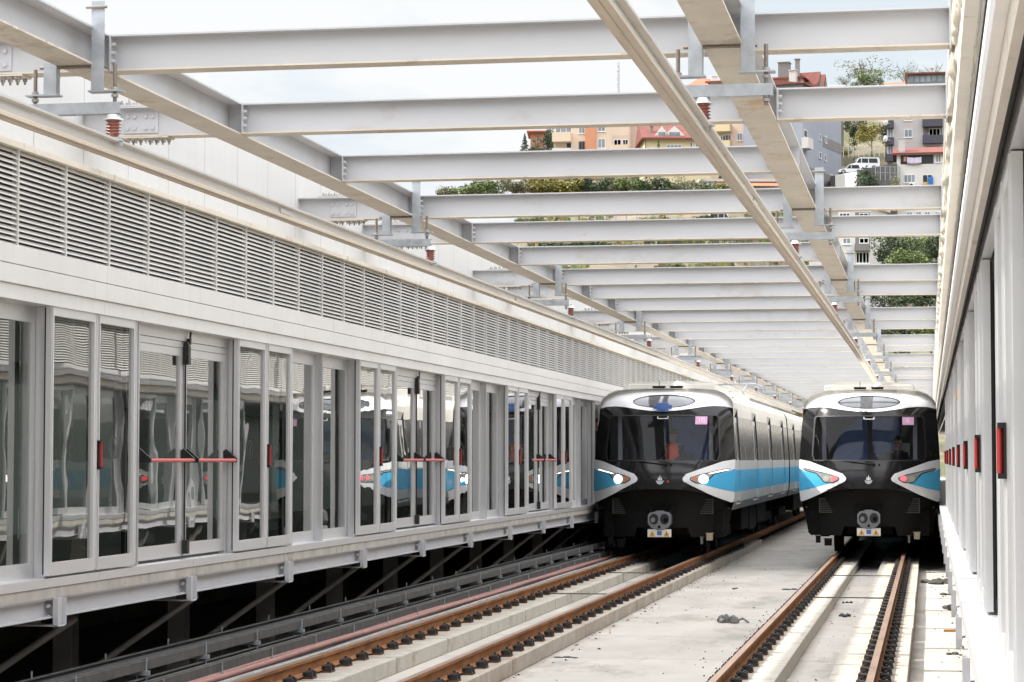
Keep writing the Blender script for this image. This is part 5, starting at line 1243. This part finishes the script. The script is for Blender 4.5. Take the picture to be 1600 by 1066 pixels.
# trees and bushes
def crown_mesh(name, seed, kind, leaves, size, lm):
    g = np.random.default_rng(seed)
    if kind == 'cone':
        zz = g.random(leaves)**1.35; lay = 0.75+0.25*np.sin(zz*38+g.random(leaves)*0.8); rr = (1-zz)*0.42*lay*np.sqrt(g.random(leaves))*1.15; an = g.random(leaves)*2*np.pi
        P = np.stack([rr*np.cos(an), rr*np.sin(an), 0.05+zz*0.95-rr*0.25], 1)
    else:
        nb = {'round': 11, 'bush': 15, 'sparse': 16}[kind]
        c = g.normal(size=(nb,3)); c /= np.linalg.norm(c,axis=1)[:,None]; c *= (g.random(nb)**0.5)[:,None]*0.36; c[:,2] = c[:,2]*0.75 + (0.60 if kind != 'bush' else 0.45); c[:,0] *= 1.15
        rad = 0.10+0.12*g.random(nb)
        if kind == 'sparse': rad *= 0.75
        k = g.integers(0, nb, leaves); d = g.normal(size=(leaves,3)); d /= np.linalg.norm(d,axis=1)[:,None]
        P = c[k] + d*(rad[k]*(0.45+0.65*g.random(leaves)))[:,None]
        if kind == 'bush': P[:,2] = np.abs(P[:,2])*0.95
    s = size*(0.5+g.random(leaves)); a = g.normal(size=(leaves,3)); a /= np.linalg.norm(a,axis=1)[:,None]; b_ = np.cross(a, g.normal(size=(leaves,3))); b_ /= np.linalg.norm(b_,axis=1)[:,None]
    a *= s[:,None]; b_ *= (s*0.6)[:,None]
    V = np.stack([P-a, P+b_*0.8, P+a, P-b_*0.8], 1).reshape(-1,3)
    me = bpy.data.meshes.new(name); me.from_pydata(V.tolist(), [], [(4*i,4*i+1,4*i+2,4*i+3) for i in range(leaves)]); me.materials.append(lm); return me
def trunk_mesh(seed, kind):
    r = random.Random(seed); b = MB(); top = 0.9 if kind == 'cone' else 0.55
    b.tube((0,0,-0.15), (0.01,0,top*0.5), 0.022, 7, 0.016); b.tube((0.01,0,top*0.5), (0,0.01,top), 0.016, 7, 0.006)
    if kind != 'cone':
        for k in range(12 if kind == 'sparse' else 6):
            a = r.random()*6.28; z = 0.22+0.3*r.random(); q = Vector((0.01,0,z)); l = 0.22+0.22*r.random(); w = q + Vector((math.cos(a)*l*0.8, math.sin(a)*l*0.8, l*(0.9 if kind=='sparse' else 0.6)))
            b.tube(q, w, 0.010, 5, 0.004)
            if kind == 'sparse':
                for j in range(3):
                    m_ = q + (w-q)*(0.45+0.2*j); a2 = a+r.uniform(-1,1); b.tube(m_, m_+Vector((math.cos(a2)*0.12, math.sin(a2)*0.12, 0.14)), 0.005, 4, 0.002)
    me_o = b.build('trunk', M['bark'], fix=False); me = me_o.data; bpy.data.objects.remove(me_o); return me
KINDS = {}
def tree(kind, lm, px, py_base, py_top, wpx, Y, label, seed=1, cat=None):
    key = (kind, lm, seed)
    if key not in KINDS:
        n = {'cone': 1500, 'round': 2300, 'bush': 2000, 'sparse': 900}[kind]; sz = {'cone': 0.030, 'round': 0.024, 'bush': 0.030, 'sparse': 0.016}[kind]
        KINDS[key] = (crown_mesh('crown', seed*17+len(KINDS), kind, n, sz, M[lm]), trunk_mesh(seed+3, kind))
    q = at(px, py_base, Y); h = at(px, py_top, Y).z - q.z; w = wpx*Y/3718.0
    nm = {'cone': 'conifer_tree', 'round': 'leafy_tree', 'bush': 'bush', 'sparse': 'bare_tree'}[kind]
    e = empty(nm, (q.x, q.y, q.z), rnd.random()*6.28, label, cat or ('bush' if kind == 'bush' else 'tree'), 'bushes on the hillside' if kind == 'bush' else 'trees on the hillside')
    sx = w/0.86 if kind != 'cone' else w/0.80
    for nmp, me in (('crown', KINDS[key][0]), ('trunk', KINDS[key][1])):
        o = bpy.data.objects.new(nmp, me); COL.objects.link(o); o.parent = e; o.scale = (sx, sx, h) if nmp == 'crown' else (max(h, sx*0.6)*0.9, max(h, sx*0.6)*0.9, h)
T_ = tree
T_('cone','leaf_dark',820,248,209,28,352,'dark pointed conifer at the left end of the hill skyline')
T_('round','leaf_dark',856,262,196,46,350,'tall dark tree between the brick house and the cream apartments',2)
T_('bush','leaf_dark',842,252,222,44,346,'dark low tree in front of the orange brick house',3)
T_('cone','leaf_mid',1029,250,216,15,318,'small conifer in front of the yellow house')
T_('sparse','leaf_pale',1350,150,82,104,384,'tall half bare tree with fine branches on the hilltop',1)
T_('round','leaf_mid',1357,156,106,54,378,'green crowned tree below the tall bare tree on the hilltop',2)
T_('sparse','leaf_mid',1416,150,92,62,380,'dark green half bare tree left of the glazed penthouse',2)
T_('sparse','leaf_yellow',1459,148,94,42,376,'yellow green thin tree behind the glazed penthouse',3)
T_('sparse','leaf_pale',1318,150,112,40,382,'small pale bare tree at the left of the hilltop group',4)
T_('round','leaf_dark',1334,246,180,44,372,'dark tree beside the blue grey wall, behind the road',3)
T_('round','leaf_yellow',1362,243,190,58,366,'yellowing tree above the parked white van',4)
T_('round','leaf_dark',1384,244,185,36,368,'dark tree close to the satellite dishes',5)
T_('bush','leaf_yellow',1322,246,226,26,364,'yellow bush at the foot of the blue grey wall',6)
T_('round','leaf_dark',1361,356,256,60,322,'large dark round bush in front of the parked van',2)
T_('round','leaf_pale',1394,356,267,36,324,'brownish green bush beside the white house',3)
T_('bush','leaf_mid',1300,350,278,44,326,'low green bush under the blue grey house',5)
seedn = 0
for (px, top, w, lm, lab) in ((700,296,40,'leaf_pale','pale thin bush at the far left end of the bush row'),(733,290,46,'leaf_mid','green bush second from the left in the bush row'),(768,281,50,'leaf_mid','green bush third from the left, its top against the sky'),(806,277,48,'leaf_pale','grey green bush beside the dark pole'),(846,276,58,'leaf_yellow','yellow green bush right of the dark pole'),(892,275,58,'leaf_yellow','yellow green bush with orange leaves in the middle of the row'),(930,276,46,'leaf_dark','dark green bush right of the yellow ones'),(958,280,34,'leaf_pale','olive bush between two dark ones'),(987,273,52,'leaf_mid','bright green bush under the beige end wall'),(1028,275,44,'leaf_dark','dark bush under the yellow house'),(1062,280,36,'leaf_pale','small olive bush left of the low white house'),(1085,281,32,'leaf_pale','thin pale bush touching the low white house'),(1122,290,36,'leaf_mid','small bright bush in front of the awning')):
    seedn += 1; T_('bush', lm, px, 318, top-16, w*1.35, 284, lab, seedn)
b = MB(); q = at(821, 312, 282); b.tube((0,0,-1),(0,0,3.6),0.12,8,0.09); b.tube((-0.5,0,3.3),(0.5,0,3.3),0.05,6); o = b.build('utility_pole', M['bark']); o.location = q; tag(o, 'dark utility pole standing among the bushes', 'pole')
for (px, base, top, w, Y, lm, lab) in ((1090,352,335,60,232,'leaf_dark','dark bush left of the white box van'),(1028,352,338,50,234,'leaf_yellow','yellow green bush on the dry slope left of the van'),(830,352,338,40,236,'leaf_mid','small green bush on the dry slope at left'),(1020,352,342,40,233,'leaf_mid','low green bush beside the wire fence'),(880,396,372,70,206,'leaf_dark','dark hedge at the left of the dry earth slope'),(940,396,374,60,206,'leaf_dark','second dark hedge on the dry earth slope'),(985,396,376,44,205,'leaf_yellow','yellow green bush at the end of the dark hedges'),(1180,396,379,34,205,'leaf_pale','pale shrub low on the dry slope at right'),(1215,396,378,34,205,'leaf_pale','pale shrub nearest the right girder'),(1060,420,410,30,196,'leaf_mid','tiny green shrub low on the slope')):
    seedn += 1; T_('bush', lm, px, base+4, top-5, w*1.3, Y, lab, 1 + seedn % 6)
for (px, base, top, w, Y, lm, lab) in ((1398,440,362,64,212,'leaf_dark','dark tree right of the grey end wall'),(1436,440,358,66,214,'leaf_mid','green tree in the middle of the dark group at right'),(1466,440,370,50,210,'leaf_dark','dark tree at the right edge beside the white shed'),(1412,440,388,70,206,'leaf_mid','lower green tree in front of the dark group'),(1396,500,440,70,172,'leaf_dark','dark tree showing in the lower gap left'),(1440,500,442,74,172,'leaf_dark','dark tree showing in the lower gap right'),(1400,560,496,90,150,'leaf_dark','lowest dark tree at left behind the last roof beams'),(1455,560,498,80,150,'leaf_mid','lowest green tree at right behind the last roof beams')):
    seedn += 1; T_('round', lm, px, base+10, top-8, w*1.35, Y, lab, 1 + seedn % 6)

# ------------------------------------------------------------------ litter on the track floor
def lump(name, label, cat, P, m, n, size, flat=0.5, seed=1, tail=False):
    r = random.Random(seed); b = MB()
    for k in range(n):
        c = Vector((r.gauss(0, size*0.45), r.gauss(0, size*0.45), 0)); s = size*(0.16+0.24*r.random()); c.z = s*flat*0.6
        bm = bmesh.new(); bmesh.ops.create_icosphere(bm, subdivisions=2, radius=s)
        vs = [(v.co.x*r.uniform(0.7,1.2)+c.x, v.co.y*r.uniform(0.7,1.2)+c.y, v.co.z*flat*r.uniform(0.6,1.3)+c.z) for v in bm.verts]
        bm.verts.ensure_lookup_table(); b.add(vs, [tuple(v.index for v in f.verts) for f in bm.faces]); bm.free()
    if tail: b.tube((size*0.5,0,0.03),(size*0.9,0.05,0.06),0.016,6); b.tube((size*0.9,0.05,0.06),(size*1.35,-0.12,0.014),0.016,6)
    o = b.build(name, M[m], fix=False); o.location = P; return tag(o, label, cat)
lump('plastic_bag', 'crumpled black and white plastic bag with a trailing strap on the floor between the tracks', 'litter', (-2.98, 35.0, GZ), 'trash', 10, 0.21, 1.0, 3, True)
lump('rubble_heap', 'dark rubble heap beside the right platform nearest the train', 'rubble', (0.30, 46.8, GZ), 'rubble', 16, 0.42, 0.35, 4)
lump('rubble_heap', 'small dark rubble lump between the two larger heaps at right', 'rubble', (0.34, 42.8, GZ), 'rubble', 6, 0.20, 0.4, 5)
lump('rubble_heap', 'narrow dark rubble heap against the right platform wires', 'rubble', (0.42, 38.6, GZ), 'rubble', 12, 0.34, 0.5, 6)
lump('paper_scrap', 'pale crumpled scrap beside the right platform', 'litter', (0.40, 32.4, GZ), 'trash', 5, 0.18, 0.4, 7)
lump('stone', 'small grey stone on the middle floor close to the left train', 'stone', (-3.65, 44.0, GZ), 'rubble', 3, 0.14, 0.5, 8)
lump('stone', 'small dark clod near the right platform, closest to the camera', 'stone', (0.30, 29.7, GZ), 'rubble', 3, 0.12, 0.5, 12)
lump('black_scrap', 'dark scrap lying against the left plinth blocks', 'litter', (-4.42, 28.4, GZ), 'cable', 6, 0.22, 0.15, 9)
lump('black_scrap', 'small dark scrap beside the left rail of the right track', 'litter', (-2.62, 44.0, GZ), 'cable', 5, 0.18, 0.25, 10)
lump('black_scrap', 'black lump in the channel of the right track, nearer one', 'litter', (-1.36, 36.6, GZ), 'cable', 4, 0.16, 0.5, 13)
lump('black_scrap', 'black lump in the channel of the right track, farther one', 'litter', (-1.40, 40.0, GZ), 'cable', 3, 0.11, 0.6, 14)
b = MB(); b.prism([(-0.15,0),(0.02,0.03),(0.15,0.0),(0.17,0.04),(0.03,0.09),(-0.10,0.05)], 'z', 0, 0.035); o = b.build('wood_scrap', M['wood'], bevel=0.01); o.location = (0.33, 33.6, GZ); tag(o, 'orange scrap of wood on the sunlit floor at right', 'litter')
b = MB(); prev = None
for k in range(200):
    y = 9 + k*0.22; p_ = (0.50+0.015*math.sin(y*2.3)+0.02*math.sin(y*0.9), y, GZ+0.02+0.012*math.sin(y*1.7)**2)
    if prev: b.tube(prev, p_, 0.011, 5, caps=False)
    prev = p_
tag(b.build('thin_wire', M['cable'], fix=False), 'thin dark wire running along the foot of the right platform', 'wire')

# ------------------------------------------------------------------ ground cover and grit
g = np.random.default_rng(5); b = MB()
for k in range(11000):
    Y = 160 + 190*g.random(); X = Y*(-0.21 + 0.215*g.random()); 
    if math.sin(X*0.23)+math.sin(Y*0.17+X*0.08)+0.8*math.sin(X*0.61-Y*0.3) < -0.55: continue
    if X > -26 and Y > 326: continue
    z = terrain_h(X, Y); h = 0.25+0.55*g.random()**2; a = g.random()*3.14; w = 0.25+0.5*g.random(); dx, dy = w*math.cos(a), w*math.sin(a)
    b.add([(X-dx,Y-dy,z-0.3),(X+dx,Y+dy,z-0.3),(X+dx*0.6,Y+dy*0.6,z+h),(X-dx*0.5,Y-dy*0.5,z+h*0.8)], [(0,1,2,3)], int(g.integers(0,4)))
tag(b.build('hillside_scrub', [M['leaf_pale'], M['leaf_mid'], M['leaf_yellow'], M['earth']], fix=False), 'dry grass and scrub covering the slope under the houses', 'scrub', kind='stuff')
b = MB()
def grit(x, y, z, s):
    v = [(x+s*g.uniform(-1,1), y+s*g.uniform(-1,1), z+0.001) for _ in range(3)] + [(x, y, z+s*g.uniform(0.4,0.9))]
    b.add(v, [(0,1,3),(1,2,3),(2,0,3),(2,1,0)])
for k in range(900):
    y = 19 + 38*g.random(); c = g.random()
    if c < 0.40: x = -2.27 - abs(g.normal())*0.12
    elif c < 0.60: x = -4.66 + abs(g.normal())*0.10
    elif c < 0.75: x = g.uniform(-4.6, -2.3)
    elif c < 0.85: x = g.uniform(-1.55, -1.08)
    else: x = 0.40 - abs(g.normal())*0.20
    grit(x, y, GZ, 0.012+0.022*g.random()**2)
tag(b.build('loose_grit', M['rubble'], fix=False), 'loose grit and crumbs scattered on the track floor', 'grit', kind='stuff')
b = MB(); b.box(0.285, 0.296, 24.6, 24.75, 2.72, 2.84); tag(b.build('orange_sticker', M['sign_yellow'], bevel=0.002), 'small orange sticker on a screen door of the right platform', 'sticker')
b = MB(); b.lathe((-7.34, 51.55, 2.78), [(0.05,0),(0.06,0.03),(0.055,0.12),(0.02,0.16)], 14); b.box(-7.43,-7.34,51.53,51.57,2.74,2.779); tag(b.build('orange_lamp', M['lamp_amber']), 'small orange beacon on the left platform doors beside the left train', 'beacon')
